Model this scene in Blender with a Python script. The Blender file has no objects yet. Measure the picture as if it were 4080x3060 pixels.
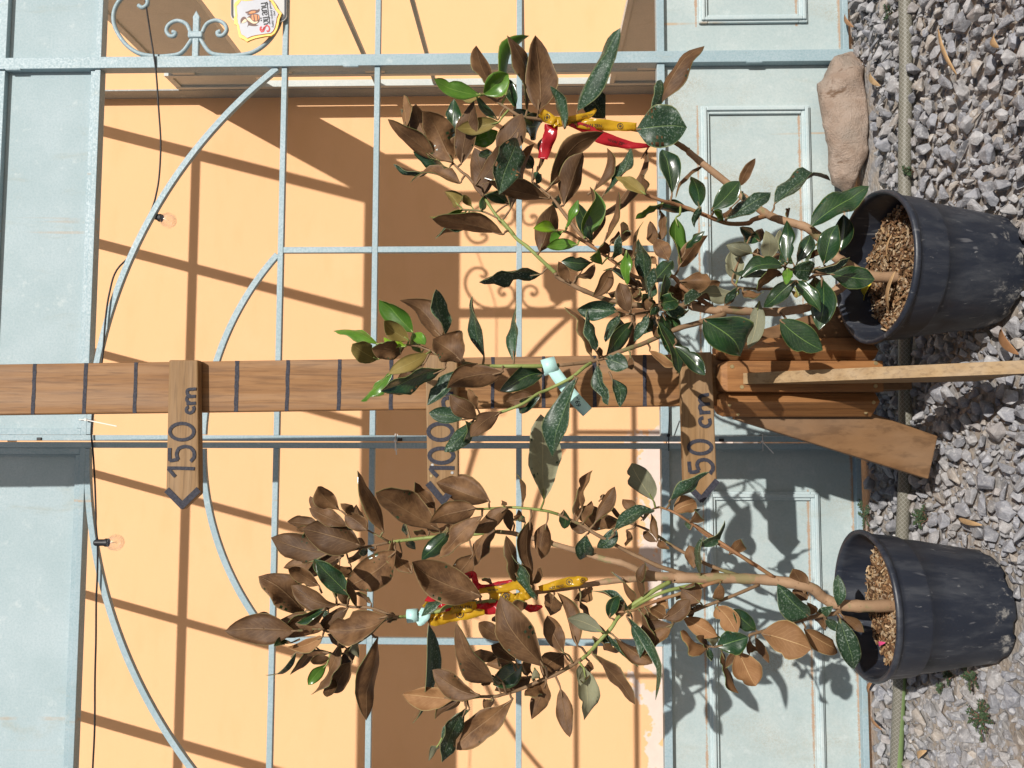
import bpy, bmesh, math, random
from mathutils import Vector, Matrix, noise, Euler
random.seed(7)
V = Vector
SC = bpy.context.scene
COL = SC.collection
R_ = math.radians

# ------------------------------------------------------------------ camera
# The photograph was taken with the phone turned: up in the world points to the left in the picture.
FPX = 3065.5                        # focal length in photo pixels (4080 wide)
YAW, PITCH = R_(3.9), math.atan2(74, FPX)
CAM = V((0, -1.95, .829))
RT = V((math.cos(YAW), -math.sin(YAW), 0))
FW = V((math.sin(YAW) * math.cos(PITCH), math.cos(YAW) * math.cos(PITCH), math.sin(PITCH)))
UP = RT.cross(FW)
cd = bpy.data.cameras.new('camera')
cam = bpy.data.objects.new('camera', cd)
COL.objects.link(cam)
m = Matrix((-UP, RT, -FW)).transposed().to_4x4()
m.translation = CAM
cam.matrix_world = m
cd.sensor_width = 36
cd.lens = FPX / 4080 * 36
cd.clip_start = .02
cd.clip_end = 500
SC.camera = cam
SC.render.resolution_x, SC.render.resolution_y = 1024, 768

# ------------------------------------------------------------------ sky, sun, exposure
KX, KZ = -.365, .656                # drift of a shadow per metre of depth
SUNV = V((-KX, -1, KZ)).normalized()
wd = bpy.data.worlds.new('World')
SC.world = wd
wd.use_nodes = True
wn = wd.node_tree
wn.nodes.clear()
sky = wn.nodes.new('ShaderNodeTexSky')
sky.sky_type = 'NISHITA'
sky.sun_disc = False
sky.sun_elevation = math.asin(SUNV.z)
sky.sun_rotation = math.atan2(SUNV.x, SUNV.y)
sky.air_density = 1.0
sky.dust_density = 1.5
bg = wn.nodes.new('ShaderNodeBackground')
bg.inputs[1].default_value = .058
wo = wn.nodes.new('ShaderNodeOutputWorld')
wn.links.new(sky.outputs[0], bg.inputs[0])
wn.links.new(bg.outputs[0], wo.inputs[0])
sl = bpy.data.lights.new('sun', 'SUN')
sl.energy = 4.7
sl.angle = R_(.53)
sl.color = (1, .96, .90)
sun = bpy.data.objects.new('sun', sl)
COL.objects.link(sun)
sun.rotation_euler = (-SUNV).to_track_quat('-Z', 'Y').to_euler()
sun.location = (2, -5, 4)
SC.view_settings.view_transform = 'Standard'
SC.view_settings.look = 'None'
SC.view_settings.exposure = 0
SC.view_settings.gamma = 1
SC.cycles.max_bounces = 8
SC.cycles.diffuse_bounces = 3
SC.cycles.glossy_bounces = 3

# ------------------------------------------------------------------ photo pixel -> world
S1, S2 = 1400 / 2212, 800 / 2212
WIN = {'1': (0, 0, S1), '2': (1300, 0, S1), '3': (2680, 0, S1), '4': (0, 1000, S1), '5': (1300, 1000, S1),
       '6': (2680, 1000, S1), '7': (0, 2010, S1), '8': (1300, 2010, S1), '9': (2680, 2010, S1),
       'A': (2000, 600, S2), 'B': (2600, 600, S2), 'C': (2200, 1000, S2), 'D': (2800, 900, S2),
       'E': (900, 1850, S2), 'F': (900, 2350, S2), 'G': (2200, 1800, S2), 'H': (2300, 2250, S2),
       'I': (1500, 1850, S2), 'J': (1500, 2350, S2), 'K': (2600, 1250, S2), 'S': (900, 0, 400 / 2212), 'N': (0, 0, 1)}
def nat(w, x, y):
    a, b, s = WIN[w]
    return a + x * s, b + y * s
def ray(w, x, y):
    x, y = nat(w, x, y)
    return FW - UP * ((x - 2040) / FPX) + RT * ((1530 - y) / FPX)
def at(w, x, y, Y):                # the point of that sight line in the upright plane at depth Y
    r = ray(w, x, y)
    return CAM + r * ((Y - CAM.y) / r.y)
def atz(w, x, y, Z):               # the point of that sight line at height Z
    r = ray(w, x, y)
    return CAM + r * ((Z - CAM.z) / r.z)

# ------------------------------------------------------------------ node helpers
def mat(name):
    m = bpy.data.materials.new(name)
    m.use_nodes = True
    nt = m.node_tree
    nt.nodes.clear()
    return m, nt
def nd(nt, typ, ins=None, **props):
    n = nt.nodes.new('ShaderNode' + typ)
    for k, v in props.items():
        setattr(n, k, v)
    for k, v in (ins or {}).items():
        s = n.inputs[k]
        if isinstance(v, bpy.types.NodeSocket):
            nt.links.new(v, s)
        elif isinstance(v, bpy.types.Node):
            nt.links.new(v.outputs[0], s)
        else:
            s.default_value = v
    return n
def col4(c):
    return (c[0], c[1], c[2], 1)
def mixc(nt, fac, a, b, blend='MIX'):
    n = nt.nodes.new('ShaderNodeMix')
    n.data_type = 'RGBA'
    n.blend_type = blend
    for i, v in ((0, fac), (6, a), (7, b)):
        s = n.inputs[i]
        if isinstance(v, bpy.types.NodeSocket):
            nt.links.new(v, s)
        else:
            s.default_value = v if i == 0 else col4(v)
    return n.outputs[2]
def pos(nt, scale=(1, 1, 1), rot=(0, 0, 0), src='pos'):
    if src == 'pos':
        o = nd(nt, 'NewGeometry').outputs['Position']
    elif src == 'obj':
        o = nd(nt, 'TexCoord').outputs['Object']
    else:
        o = nd(nt, 'UVMap').outputs[0]
    return nd(nt, 'Mapping', {'Vector': o, 'Scale': scale, 'Rotation': rot}).outputs[0]
def nz(nt, vec, scale, detail=4, rough=.55, dist=0):
    return nd(nt, 'TexNoise', {'Vector': vec, 'Scale': scale, 'Detail': detail, 'Roughness': rough, 'Distortion': dist}).outputs[0]
def ramp(nt, fac, lo, hi, a=0, b=1):
    return nd(nt, 'MapRange', {0: fac, 1: lo, 2: hi, 3: a, 4: b}, interpolation_type='SMOOTHSTEP').outputs[0]
def mth(nt, op, a, b=0.0, c=None):
    d = {0: a, 1: b}
    if c is not None:
        d[2] = c
    return nd(nt, 'Math', d, operation=op).outputs[0]
def finish(nt, color, rough=.6, bump=None, bstr=.3, bdist=.002, spec=.4, **extra):
    p = nd(nt, 'BsdfPrincipled')
    def setin(k, v):
        if isinstance(v, bpy.types.NodeSocket):
            nt.links.new(v, p.inputs[k])
        else:
            p.inputs[k].default_value = v
    setin('Base Color', color if isinstance(color, bpy.types.NodeSocket) else col4(color))
    setin('Roughness', rough)
    setin('Specular IOR Level', spec)
    for k, v in extra.items():
        setin(k.replace('_', ' '), v)
    if bump is not None:
        b = nd(nt, 'Bump', {'Height': bump, 'Strength': bstr, 'Distance': bdist})
        nt.links.new(b.outputs[0], p.inputs['Normal'])
    o = nd(nt, 'OutputMaterial')
    nt.links.new(p.outputs[0], o.inputs[0])
    return p

# ------------------------------------------------------------------ materials
M = {}
def metal(name, base, pale, rust=.5, bands=False, mott=.5, ro=.5, sp=.4):
    m, nt = mat(name)
    p = pos(nt)
    big = nz(nt, p, 5, 5, .6)
    c = mixc(nt, ramp(nt, big, .35, .7), base, pale)
    dirt = nz(nt, pos(nt, (9, 9, 3)), 1.6, 6, .65, .6)
    c = mixc(nt, ramp(nt, dirt, .56, .78, 0, .5), c, (.36, .36, .29))
    fine = nz(nt, p, 190, 3, .7)
    c = mixc(nt, ramp(nt, fine, .35, .7, 0, mott), c, (base[0] * .62, base[1] * .76, base[2] * .78))
    white = nz(nt, p, 33, 5, .6)
    c = mixc(nt, ramp(nt, white, .58, .78, 0, .35), c, (.66, .70, .69))
    drip = nz(nt, pos(nt, (34, 34, .9)), 1, 2, .5, .15)
    brk = nz(nt, p, 14, 4, .6)
    f = mth(nt, 'MULTIPLY', ramp(nt, drip, .70, .75), ramp(nt, brk, .35, .6))
    c = mixc(nt, mth(nt, 'MULTIPLY', f, rust), c, (.50, .27, .09))
    spot = nz(nt, p, 60, 4, .7)
    c = mixc(nt, mth(nt, 'MULTIPLY', ramp(nt, spot, .70, .76), rust * .9), c, (.22, .10, .05))
    if bands:                                   # water has rusted the sheet just above the mouldings
        z = nd(nt, 'SeparateXYZ', {0: nd(nt, 'NewGeometry').outputs['Position']}).outputs[2]
        wob = nz(nt, pos(nt, (16, 16, 5)), 1, 5, .7)
        grain = nz(nt, p, 420, 2, .6)
        tot = None
        for zc, wd_ in ((.3935, .0075), (.1315, .0085), (.020, .012)):
            d = mth(nt, 'ABSOLUTE', mth(nt, 'SUBTRACT', z, zc))
            k = mth(nt, 'ADD', mth(nt, 'MULTIPLY', wob, 1.5), mth(nt, 'MULTIPLY', grain, .9))
            k = mth(nt, 'SUBTRACT', k, mth(nt, 'DIVIDE', d, wd_))
            b = ramp(nt, k, .74, 1.15)
            tot = b if tot is None else mth(nt, 'MAXIMUM', tot, b)
        ax_ = mth(nt, 'ABSOLUTE', mth(nt, 'ADD', nd(nt, 'SeparateXYZ', {0: nd(nt, 'NewGeometry').outputs['Position']}).outputs[0], .0145))
        inx = mth(nt, 'MAXIMUM', mth(nt, 'MULTIPLY', mth(nt, 'GREATER_THAN', ax_, .118), mth(nt, 'LESS_THAN', ax_, .878)), mth(nt, 'GREATER_THAN', ax_, 1.09))
        low = mth(nt, 'LESS_THAN', z, .06)
        tot = mth(nt, 'MULTIPLY', tot, mth(nt, 'MAXIMUM', inx, low))
        c = mixc(nt, mth(nt, 'MULTIPLY', tot, .75), c, (.40, .20, .085))
        stain = nz(nt, pos(nt, (5, 5, 2.5)), 1, 5, .65, .5)
        c = mixc(nt, mth(nt, 'MULTIPLY', ramp(nt, stain, .48, .72), ramp(nt, grain, .42, .62, .05, .7)), c, (.34, .30, .22))
        c = mixc(nt, ramp(nt, nz(nt, p, 900, 2, .6), .5, .7, 0, .28), c, (.25, .31, .32))
    finish(nt, c, ramp(nt, fine, .3, .7, ro - .07, ro + .1), mth(nt, 'ADD', fine, mth(nt, 'MULTIPLY', spot, .6)), .22, .0012, sp)
    M[name] = m
metal('gate_paint', (0.311, 0.408, 0.444), (0.378, 0.469, 0.506), .5)
metal('panel_paint', (0.408, 0.481, 0.482), (0.485, 0.541, 0.531), .6, True, .3, .6, .3)
metal('moulding_paint', (0.450, 0.532, 0.543), (0.540, 0.601, 0.598), .7, False, .3, .5, .4)
metal('fascia_paint', (0.375, 0.463, 0.488), (0.436, 0.518, 0.547), .30, False, .35, .75, .2)
metal('inner_paint', (.50, .53, .51), (.57, .59, .56), .25, False, .25)
metal('galvanised', (.30, .31, .30), (.38, .39, .38), .3, False, .55)

def stucco():
    m, nt = mat('stucco')
    p = pos(nt)
    g = nd(nt, 'NewGeometry').outputs['Position']
    xyz = nd(nt, 'SeparateXYZ', {0: g})
    z = xyz.outputs[2]
    big = nz(nt, p, 1.1, 4, .5)
    c = mixc(nt, big, (.81, .465, .240), (.85, .495, .262))
    fine = nz(nt, p, 260, 2, .6)
    c = mixc(nt, ramp(nt, fine, .3, .75, 0, .25), c, (.88, .53, .295))
    soft = nz(nt, pos(nt, (4, 1, 12)), .9, 3, .5)
    c = mixc(nt, ramp(nt, soft, .48, .78, 0, .32), c, (.74, .42, .20))
    blot = nz(nt, p, 3.2, 5, .65)
    c = mixc(nt, ramp(nt, blot, .5, .75, 0, .30), c, (.86, .53, .30))
    # bare plaster where the paint came off low on the wall
    n1 = nz(nt, p, 3.4, 5, .62)
    n2 = nz(nt, p, 14, 4, .6)
    h = mth(nt, 'ADD', mth(nt, 'MULTIPLY', n1, .42), mth(nt, 'MULTIPLY', n2, .13))
    edge = mth(nt, 'SUBTRACT', mth(nt, 'ADD', h, .11), z)
    xl = ramp(nt, mth(nt, 'ADD', xyz.outputs[0], mth(nt, 'MULTIPLY', n1, .3)), .16, .22, 1, 0)
    bare = mth(nt, 'MULTIPLY', ramp(nt, edge, -.004, .012), xl)
    isl = ramp(nt, nz(nt, p, 7, 4, .6), .54, .57)
    bare = mth(nt, 'MULTIPLY', bare, mth(nt, 'SUBTRACT', 1, isl))
    c = mixc(nt, bare, c, mixc(nt, n2, (.66, .52, .45), (.76, .65, .58)))
    finish(nt, c, .9, fine, .25, .0015, .2)
    M['stucco'] = m
stucco()

def wood(name, a, b, dark, axis, grey=.0, ring=1.0):
    m, nt = mat(name)
    sc = {'x': (2.2, 40, 40), 'z': (40, 40, 2.2), 'd': (14, 40, 5)}[axis]
    v = pos(nt, sc)
    n = nz(nt, v, 1.2, 6, .6, .8)
    n2 = nz(nt, v, 4.5 * ring, 4, .6, .3)
    c = mixc(nt, ramp(nt, n, .3, .7), a, b)
    c = mixc(nt, ramp(nt, n2, .46, .68, 0, .65), c, dark)
    blot = nz(nt, pos(nt), 13, 4, .6)
    c = mixc(nt, ramp(nt, blot, .45, .75, 0, .28), c, (dark[0] * 1.25, dark[1] * 1.2, dark[2] * 1.15))
    if grey:
        c = mixc(nt, ramp(nt, nz(nt, v, .7, 4), .4, .75, 0, grey), c, (.46, .41, .34))
    kn = nd(nt, 'TexVoronoi', {'Vector': pos(nt, (7, 7, 7)), 'Scale': 1.0}).outputs[0]
    c = mixc(nt, ramp(nt, kn, .035, .075, .85, 0), c, (dark[0] * .5, dark[1] * .45, dark[2] * .45))
    finish(nt, c, .6, n2, .5, .0014, .22)
    M[name] = m
wood('board_wood', (0.235, 0.112, 0.04), (0.315, 0.165, 0.068), (0.14, 0.066, 0.026), 'z', 0.18)
wood('sign_wood', (0.235, 0.135, 0.058), (0.3, 0.18, 0.083), (0.155, 0.088, 0.038), 'x', 0.12)
wood('base_wood', (0.27, 0.118, 0.04), (0.35, 0.165, 0.06), (0.15, 0.066, 0.025), 'z', 0.05)
wood('foot_wood', (.165, .086, .038), (.215, .118, .055), (.095, .048, .021), 'd', .10)
wood('stake_wood', (.30, .19, .09), (.37, .25, .13), (.19, .12, .058), 'z', .2)

def plain(name, c, rough=.5, spec=.4, var=.25, scale=40, bump=.15, bd=.001, **ex):
    m, nt = mat(name)
    n = nz(nt, pos(nt), scale, 5, .6)
    cc = mixc(nt, ramp(nt, n, .3, .75, 0, var * 2), c, tuple(min(1, k * (1 + .6 * (1 if i < 3 else 0)) + .02) for i, k in enumerate(c)))
    finish(nt, cc, rough, n, bump, bd, spec, **ex)
    M[name] = m
plain('marker', (.022, .022, .032), .7, .3, .5, 220, .3)
plain('cable_black', (.012, .012, .014), .5)
plain('screw', (.42, .33, .17), .4, .5, .2, 200, .2, .0005, Metallic=.7)
plain('screw_grey', (.5, .5, .5), .35, .5, .2, 200, .2, .0005, Metallic=.8)
plain('tie_clear', (.70, .66, .60), .35, .5, .1, 60)
plain('tag_mint', (.42, .66, .63), .4, .4, .08, 30)
plain('tag_ink', (.02, .05, .06), .6)
plain('tape_yellow', (.74, .48, .03), .22, .5, .10, 90, .25, .002)
plain('tape_red', (.58, .03, .045), .2, .5, .10, 90, .25, .002)
for k_ in ('tape_yellow', 'tape_red'):
    nt_ = M[k_].node_tree
    P_ = [q for q in nt_.nodes if q.type == 'BSDF_PRINCIPLED'][0]
    t_ = nd(nt_, 'BsdfTranslucent', {0: P_.inputs['Base Color'].links[0].from_socket})
    x_ = nd(nt_, 'MixShader', {0: .55, 1: P_.outputs[0], 2: t_.outputs[0]})
    nt_.links.new(x_.outputs[0], [q for q in nt_.nodes if q.type == 'OUTPUT_MATERIAL'][0].inputs[0])
plain('tape_ink', (.03, .02, .012), .6)
plain('dry_straw', (.42, .27, .135), .6, .3, .3, 60)
plain('dry_brown', (.33, .17, .08), .6, .3, .3, 60)
plain('weed_green', (.040, .070, .030), .5, .4, .3, 90)
plain('weed_stem', (.16, .07, .05), .6, .3, .3, 90)
plain('yellow_leaf', (.62, .48, .03), .4, .4, .2, 60)
plain('petal', (.55, .06, .18), .5)
plain('sign_plate', (.48, .47, .45), .4, .5, .1, 20)
plain('sign_black', (.02, .02, .025), .4)
plain('sign_gold', (.60, .38, .09), .35, .5, .25, 24, .1, .001, Metallic=.3)
plain('sign_white', (.50, .51, .55), .3, .5, .04, 30)
plain('sign_red', (.50, .03, .03), .35)
plain('sign_brown', (.11, .045, .03), .4)
plain('sign_orange', (.62, .22, .07), .4)
plain('sign_skin', (.74, .55, .36), .4)

def pot_mat():
    m, nt = mat('pot_plastic')
    p = pos(nt)
    c = (.017, .021, .032)
    v = nz(nt, pos(nt, (26, 26, 5)), 1.4, 6, .65, .4)
    cc = mixc(nt, ramp(nt, v, .42, .8, 0, .55), c, (.085, .09, .10))
    z = nd(nt, 'SeparateXYZ', {0: nd(nt, 'NewGeometry').outputs['Position']}).outputs[2]
    sp = nz(nt, p, 42, 6, .7)
    f = mth(nt, 'MULTIPLY', ramp(nt, sp, .55, .68), ramp(nt, z, .0, .06, 1, 0))
    cc = mixc(nt, f, cc, (.36, .34, .31))
    scr = nz(nt, pos(nt, (60, 60, 9)), 1, 3, .5, .3)
    cc = mixc(nt, ramp(nt, scr, .66, .72, 0, .5), cc, (.17, .17, .18))
    sc2 = nz(nt, pos(nt, (110, 110, 30)), 1, 3, .6, .8)
    cc = mixc(nt, mth(nt, 'MULTIPLY', ramp(nt, sc2, .62, .70, 0, .6), ramp(nt, sp, .4, .6)), cc, (.22, .22, .22))
    finish(nt, cc, ramp(nt, v, .3, .8, .36, .58), mth(nt, 'ADD', v, mth(nt, 'MULTIPLY', scr, .4)), .25, .002, .5)
    M['pot_plastic'] = m
pot_mat()

def bark_mat(name, a, b, green, rough=.7):
    m, nt = mat(name)
    p = pos(nt)
    n = nz(nt, p, 55, 5, .6)
    c = mixc(nt, n, a, b)
    g = nz(nt, p, 22, 4, .6)
    c = mixc(nt, ramp(nt, g, .55, .62, 0, green), c, (.14, .19, .07))
    d = nz(nt, p, 130, 3, .6)
    c = mixc(nt, ramp(nt, d, .62, .72, 0, .6), c, (a[0] * .5, a[1] * .45, a[2] * .4))
    finish(nt, c, rough, mth(nt, 'ADD', n, d), .35, .001, .3)
    M[name] = m
bark_mat('bark', (.26, .155, .085), (.38, .245, .148), .45)
bark_mat('twig', (.165, .098, .052), (.26, .165, .092), .5)
bark_mat('green_stem', (.20, .24, .07), (.27, .32, .10), .2, .5)
bark_mat('orange_stem', (.245, .115, .052), (.33, .175, .088), .2)

def leaf_mat(name, a, b, rough, vein, edge, dust=0.0, bump=.3, spec=.5, tr=0.0, coat=0.0, mid=.9):
    m, nt = mat(name)
    uv = nd(nt, 'UVMap').outputs[0]
    s = nd(nt, 'SeparateXYZ', {0: uv})
    u, v = s.outputs[0], s.outputs[1]
    au = mth(nt, 'ABSOLUTE', mth(nt, 'SUBTRACT', u, .5))
    p = pos(nt)
    rnd = nd(nt, 'ObjectInfo').outputs['Random']
    n = nz(nt, p, 34, 4, .65)
    c = mixc(nt, ramp(nt, n, .3, .7), a, b)
    c = mixc(nt, mth(nt, 'MULTIPLY', rnd, .75), c, (a[0] * .62, a[1] * .66, a[2] * .7))
    lat = nd(nt, 'Math', {0: mth(nt, 'ADD', mth(nt, 'MULTIPLY', nz(nt, p, 60, 2), 9.0), mth(nt, 'SUBTRACT', mth(nt, 'MULTIPLY', v, 62), mth(nt, 'MULTIPLY', au, 48)))}, operation='SINE').outputs[0]
    lv = mth(nt, 'MULTIPLY', ramp(nt, lat, .80, 1.0), ramp(nt, au, .44, .30, 0, .17))
    c = mixc(nt, lv, c, vein)
    if dust:
        d = nz(nt, p, 300, 3, .7)
        d2 = nz(nt, p, 45, 4, .6)
        c = mixc(nt, mth(nt, 'MULTIPLY', ramp(nt, d, .52, .66), mth(nt, 'MULTIPLY', ramp(nt, d2, .3, .7, .25, 1), dust)), c, (.30, .36, .30))
    c = mixc(nt, ramp(nt, au, .006, .017, mid, 0), c, vein)
    c = mixc(nt, ramp(nt, au, .465, .492, 0, .9), c, edge)
    h = mth(nt, 'ADD', mth(nt, 'MULTIPLY', ramp(nt, au, 0, .04, -1, 0), .8), nz(nt, p, 75, 2, .6))
    ex = {}
    if coat:
        ex['Coat_Weight'] = coat
        ex['Coat_Roughness'] = .16
    P = finish(nt, c, rough, h, bump, .0012, spec, **ex)
    if tr:
        t = nd(nt, 'BsdfTranslucent', {0: c})
        mx = nd(nt, 'MixShader', {0: tr, 1: P.outputs[0], 2: t.outputs[0]})
        nt.links.new(mx.outputs[0], [k for k in nt.nodes if k.type == 'OUTPUT_MATERIAL'][0].inputs[0])
    M[name] = m
leaf_mat('leaf_gloss', (.011, .034, .013), (.022, .064, .018), .30, (.15, .25, .06), (.16, .20, .06), .10, .3, .5, .08, .6)
leaf_mat('leaf_dusty', (.016, .042, .020), (.027, .068, .029), .45, (.14, .21, .08), (.20, .22, .10), .75, .45, .45, .06)
leaf_mat('leaf_light', (.075, .19, .018), (.14, .30, .025), .32, (.22, .36, .07), (.26, .28, .08), .06, .25, .5, .22, .2)
leaf_mat('leaf_young', (.22, .42, .02), (.30, .50, .03), .3, (.42, .55, .10), (.35, .35, .08), 0, .2, .5, .3)
leaf_mat('felt_brown', (.100, .047, .019), (.238, .124, .053), .62, (.29, .18, .085), (.28, .20, .09), 0, .6, .35, .12, 0, .55)
leaf_mat('felt_olive', (.21, .155, .042), (.29, .21, .055), .65, (.36, .29, .10), (.30, .27, .10), 0, .25, .3, .16)
leaf_mat('felt_pale', (.25, .24, .15), (.31, .30, .18), .7, (.42, .38, .22), (.36, .36, .22), .25, .25, .3, .12)
leaf_mat('felt_orange', (.27, .130, .052), (.37, .195, .085), .7, (.48, .31, .15), (.45, .33, .15), 0, .25, .25, .14)

def stone_mat(name, a, b, pale, attr=True):
    m, nt = mat(name)
    p = pos(nt, src='obj') if not attr else pos(nt)
    n = nz(nt, p, 38, 4, .65)
    c = mixc(nt, ramp(nt, n, .3, .7), a, b)
    if attr:
        t = nd(nt, 'Attribute', attribute_name='tint').outputs['Color']
        c = mixc(nt, 1.0, c, (1, 1, 1), 'MULTIPLY')
        nn = nt.nodes[-1]
        nt.links.new(t, nn.inputs[7])
    v = nz(nt, p, 95, 5, .7, .5)
    c = mixc(nt, ramp(nt, v, .50, .68, 0, .65), c, pale)
    dk = nz(nt, p, 60, 3, .6)
    c = mixc(nt, ramp(nt, dk, .55, .75, 0, .45), c, (.20, .195, .20))
    f = nz(nt, p, 260, 3, .7)
    finish(nt, c, .85, mth(nt, 'ADD', n, mth(nt, 'MULTIPLY', f, .6)), .8, .004, .25)
    M[name] = m
stone_mat('gravel_stone', (.24, .24, .255), (.385, .38, .388), (.56, .55, .545))
def rock_mat():
    m, nt = mat('rock')
    p = pos(nt)
    n = nz(nt, p, 16, 6, .62, .3)
    c = mixc(nt, ramp(nt, n, .3, .7), (.34, .245, .185), (.46, .365, .30))
    n2 = nz(nt, pos(nt, (1, 1, .6)), 19, 5, .7, 1.2)
    c = mixc(nt, ramp(nt, n2, .56, .68, 0, .8), c, (.15, .08, .04))
    g = nz(nt, p, 9, 4, .6)
    c = mixc(nt, ramp(nt, g, .5, .7, 0, .6), c, (.30, .26, .22))
    f = nz(nt, p, 240, 4, .7)
    c = mixc(nt, ramp(nt, f, .6, .75, 0, .4), c, (.46, .38, .31))
    finish(nt, c, .88, mth(nt, 'ADD', mth(nt, 'MULTIPLY', n2, -1.2), mth(nt, 'MULTIPLY', f, .6)), 1, .009, .2)
    M['rock'] = m
rock_mat()
def ground_mat():
    m, nt = mat('dirt')
    p = pos(nt)
    n = nz(nt, p, 9, 6, .65)
    c = mixc(nt, ramp(nt, n, .3, .7), (.26, .215, .175), (.42, .365, .31))
    vo = nd(nt, 'TexVoronoi', {'Vector': p, 'Scale': 95.0, 'Randomness': 1.0})
    g = mixc(nt, .5, (.26, .25, .25), (.42, .40, .38))
    nt.links.new(vo.outputs['Color'], nt.nodes[-1].inputs[0])
    c = mixc(nt, ramp(nt, nz(nt, p, 30, 4, .6), .42, .58), c, g)
    h = mth(nt, 'ADD', mth(nt, 'MULTIPLY', vo.outputs['Distance'], -1.2), nz(nt, p, 160, 4, .7))
    finish(nt, c, .95, h, .45, .004, .15)
    M['dirt'] = m
ground_mat()
def soil_mat():
    m, nt = mat('soil')
    p = pos(nt)
    n = nz(nt, p, 120, 5, .7)
    c = mixc(nt, ramp(nt, n, .35, .65), (.08, .045, .025), (.24, .15, .08))
    finish(nt, c, .95, n, 1, .006, .1)
    M['soil'] = m
    m, nt = mat('bark_chip')
    t = nd(nt, 'Attribute', attribute_name='tint').outputs['Color']
    n = nz(nt, pos(nt), 300, 3, .6)
    c = mixc(nt, n, (.5, .5, .5), (1.2, 1.2, 1.2), 'MIX')
    c2 = mixc(nt, 1.0, (1, 1, 1), (1, 1, 1), 'MULTIPLY')
    mm = nt.nodes[-1]
    nt.links.new(t, mm.inputs[6]); nt.links.new(c, mm.inputs[7])
    finish(nt, c2, .85, n, .4, .001, .2)
    M['bark_chip'] = m
soil_mat()
def hose_mat():
    m, nt = mat('hose')
    uv = nd(nt, 'UVMap').outputs[0]
    s = nd(nt, 'SeparateXYZ', {0: uv})
    u, v = s.outputs[0], s.outputs[1]          # u round the hose, v metres along it
    k = 2 * math.pi * 9
    a1 = nd(nt, 'Math', {0: mth(nt, 'ADD', mth(nt, 'MULTIPLY', u, k), mth(nt, 'MULTIPLY', v, 620))}, operation='SINE').outputs[0]
    a2 = nd(nt, 'Math', {0: mth(nt, 'SUBTRACT', mth(nt, 'MULTIPLY', u, k), mth(nt, 'MULTIPLY', v, 620))}, operation='SINE').outputs[0]
    br = mth(nt, 'MAXIMUM', ramp(nt, a1, .72, .97), ramp(nt, a2, .72, .97))
    n = nz(nt, pos(nt), 30, 4)
    c = mixc(nt, n, (.135, .125, .095), (.185, .172, .135))
    c = mixc(nt, mth(nt, 'MULTIPLY', br, .6), c, (.36, .35, .31))
    # a soft green stripe that winds slowly round the hose
    tw = mth(nt, 'FRACT', mth(nt, 'ADD', u, mth(nt, 'ADD', mth(nt, 'MULTIPLY', v, .33), -.729)))
    d = mth(nt, 'ABSOLUTE', mth(nt, 'SUBTRACT', tw, .5))
    st = ramp(nt, d, .085, .10, 1, 0)
    c = mixc(nt, st, c, (.19, .27, .11))
    finish(nt, c, .5, br, .15, .001, .3, Transmission_Weight=.08)
    M['hose'] = m
hose_mat()
def glass_mat():
    m, nt = mat('bulb_glass')
    fr_ = nd(nt, 'LayerWeight', {'Blend': .25})
    fr = nd(nt, 'MapRange', {0: fr_.outputs[1], 1: .0, 2: 1.0, 3: .06, 4: .75})
    t = nd(nt, 'BsdfTransparent', {0: (.985, .985, .99, 1)})
    gl = nd(nt, 'BsdfGlossy', {'Color': (1, 1, 1, 1), 'Roughness': .03})
    g = nd(nt, 'MixShader', {0: fr.outputs[0], 1: t.outputs[0], 2: gl.outputs[0]})
    o = nd(nt, 'OutputMaterial')
    nt.links.new(g.outputs[0], o.inputs[0])
    M['bulb_glass'] = m
glass_mat()
plain('filament', (.6, .5, .35), .3, .5, .1, 50, .1, .0005, Metallic=1)

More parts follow.
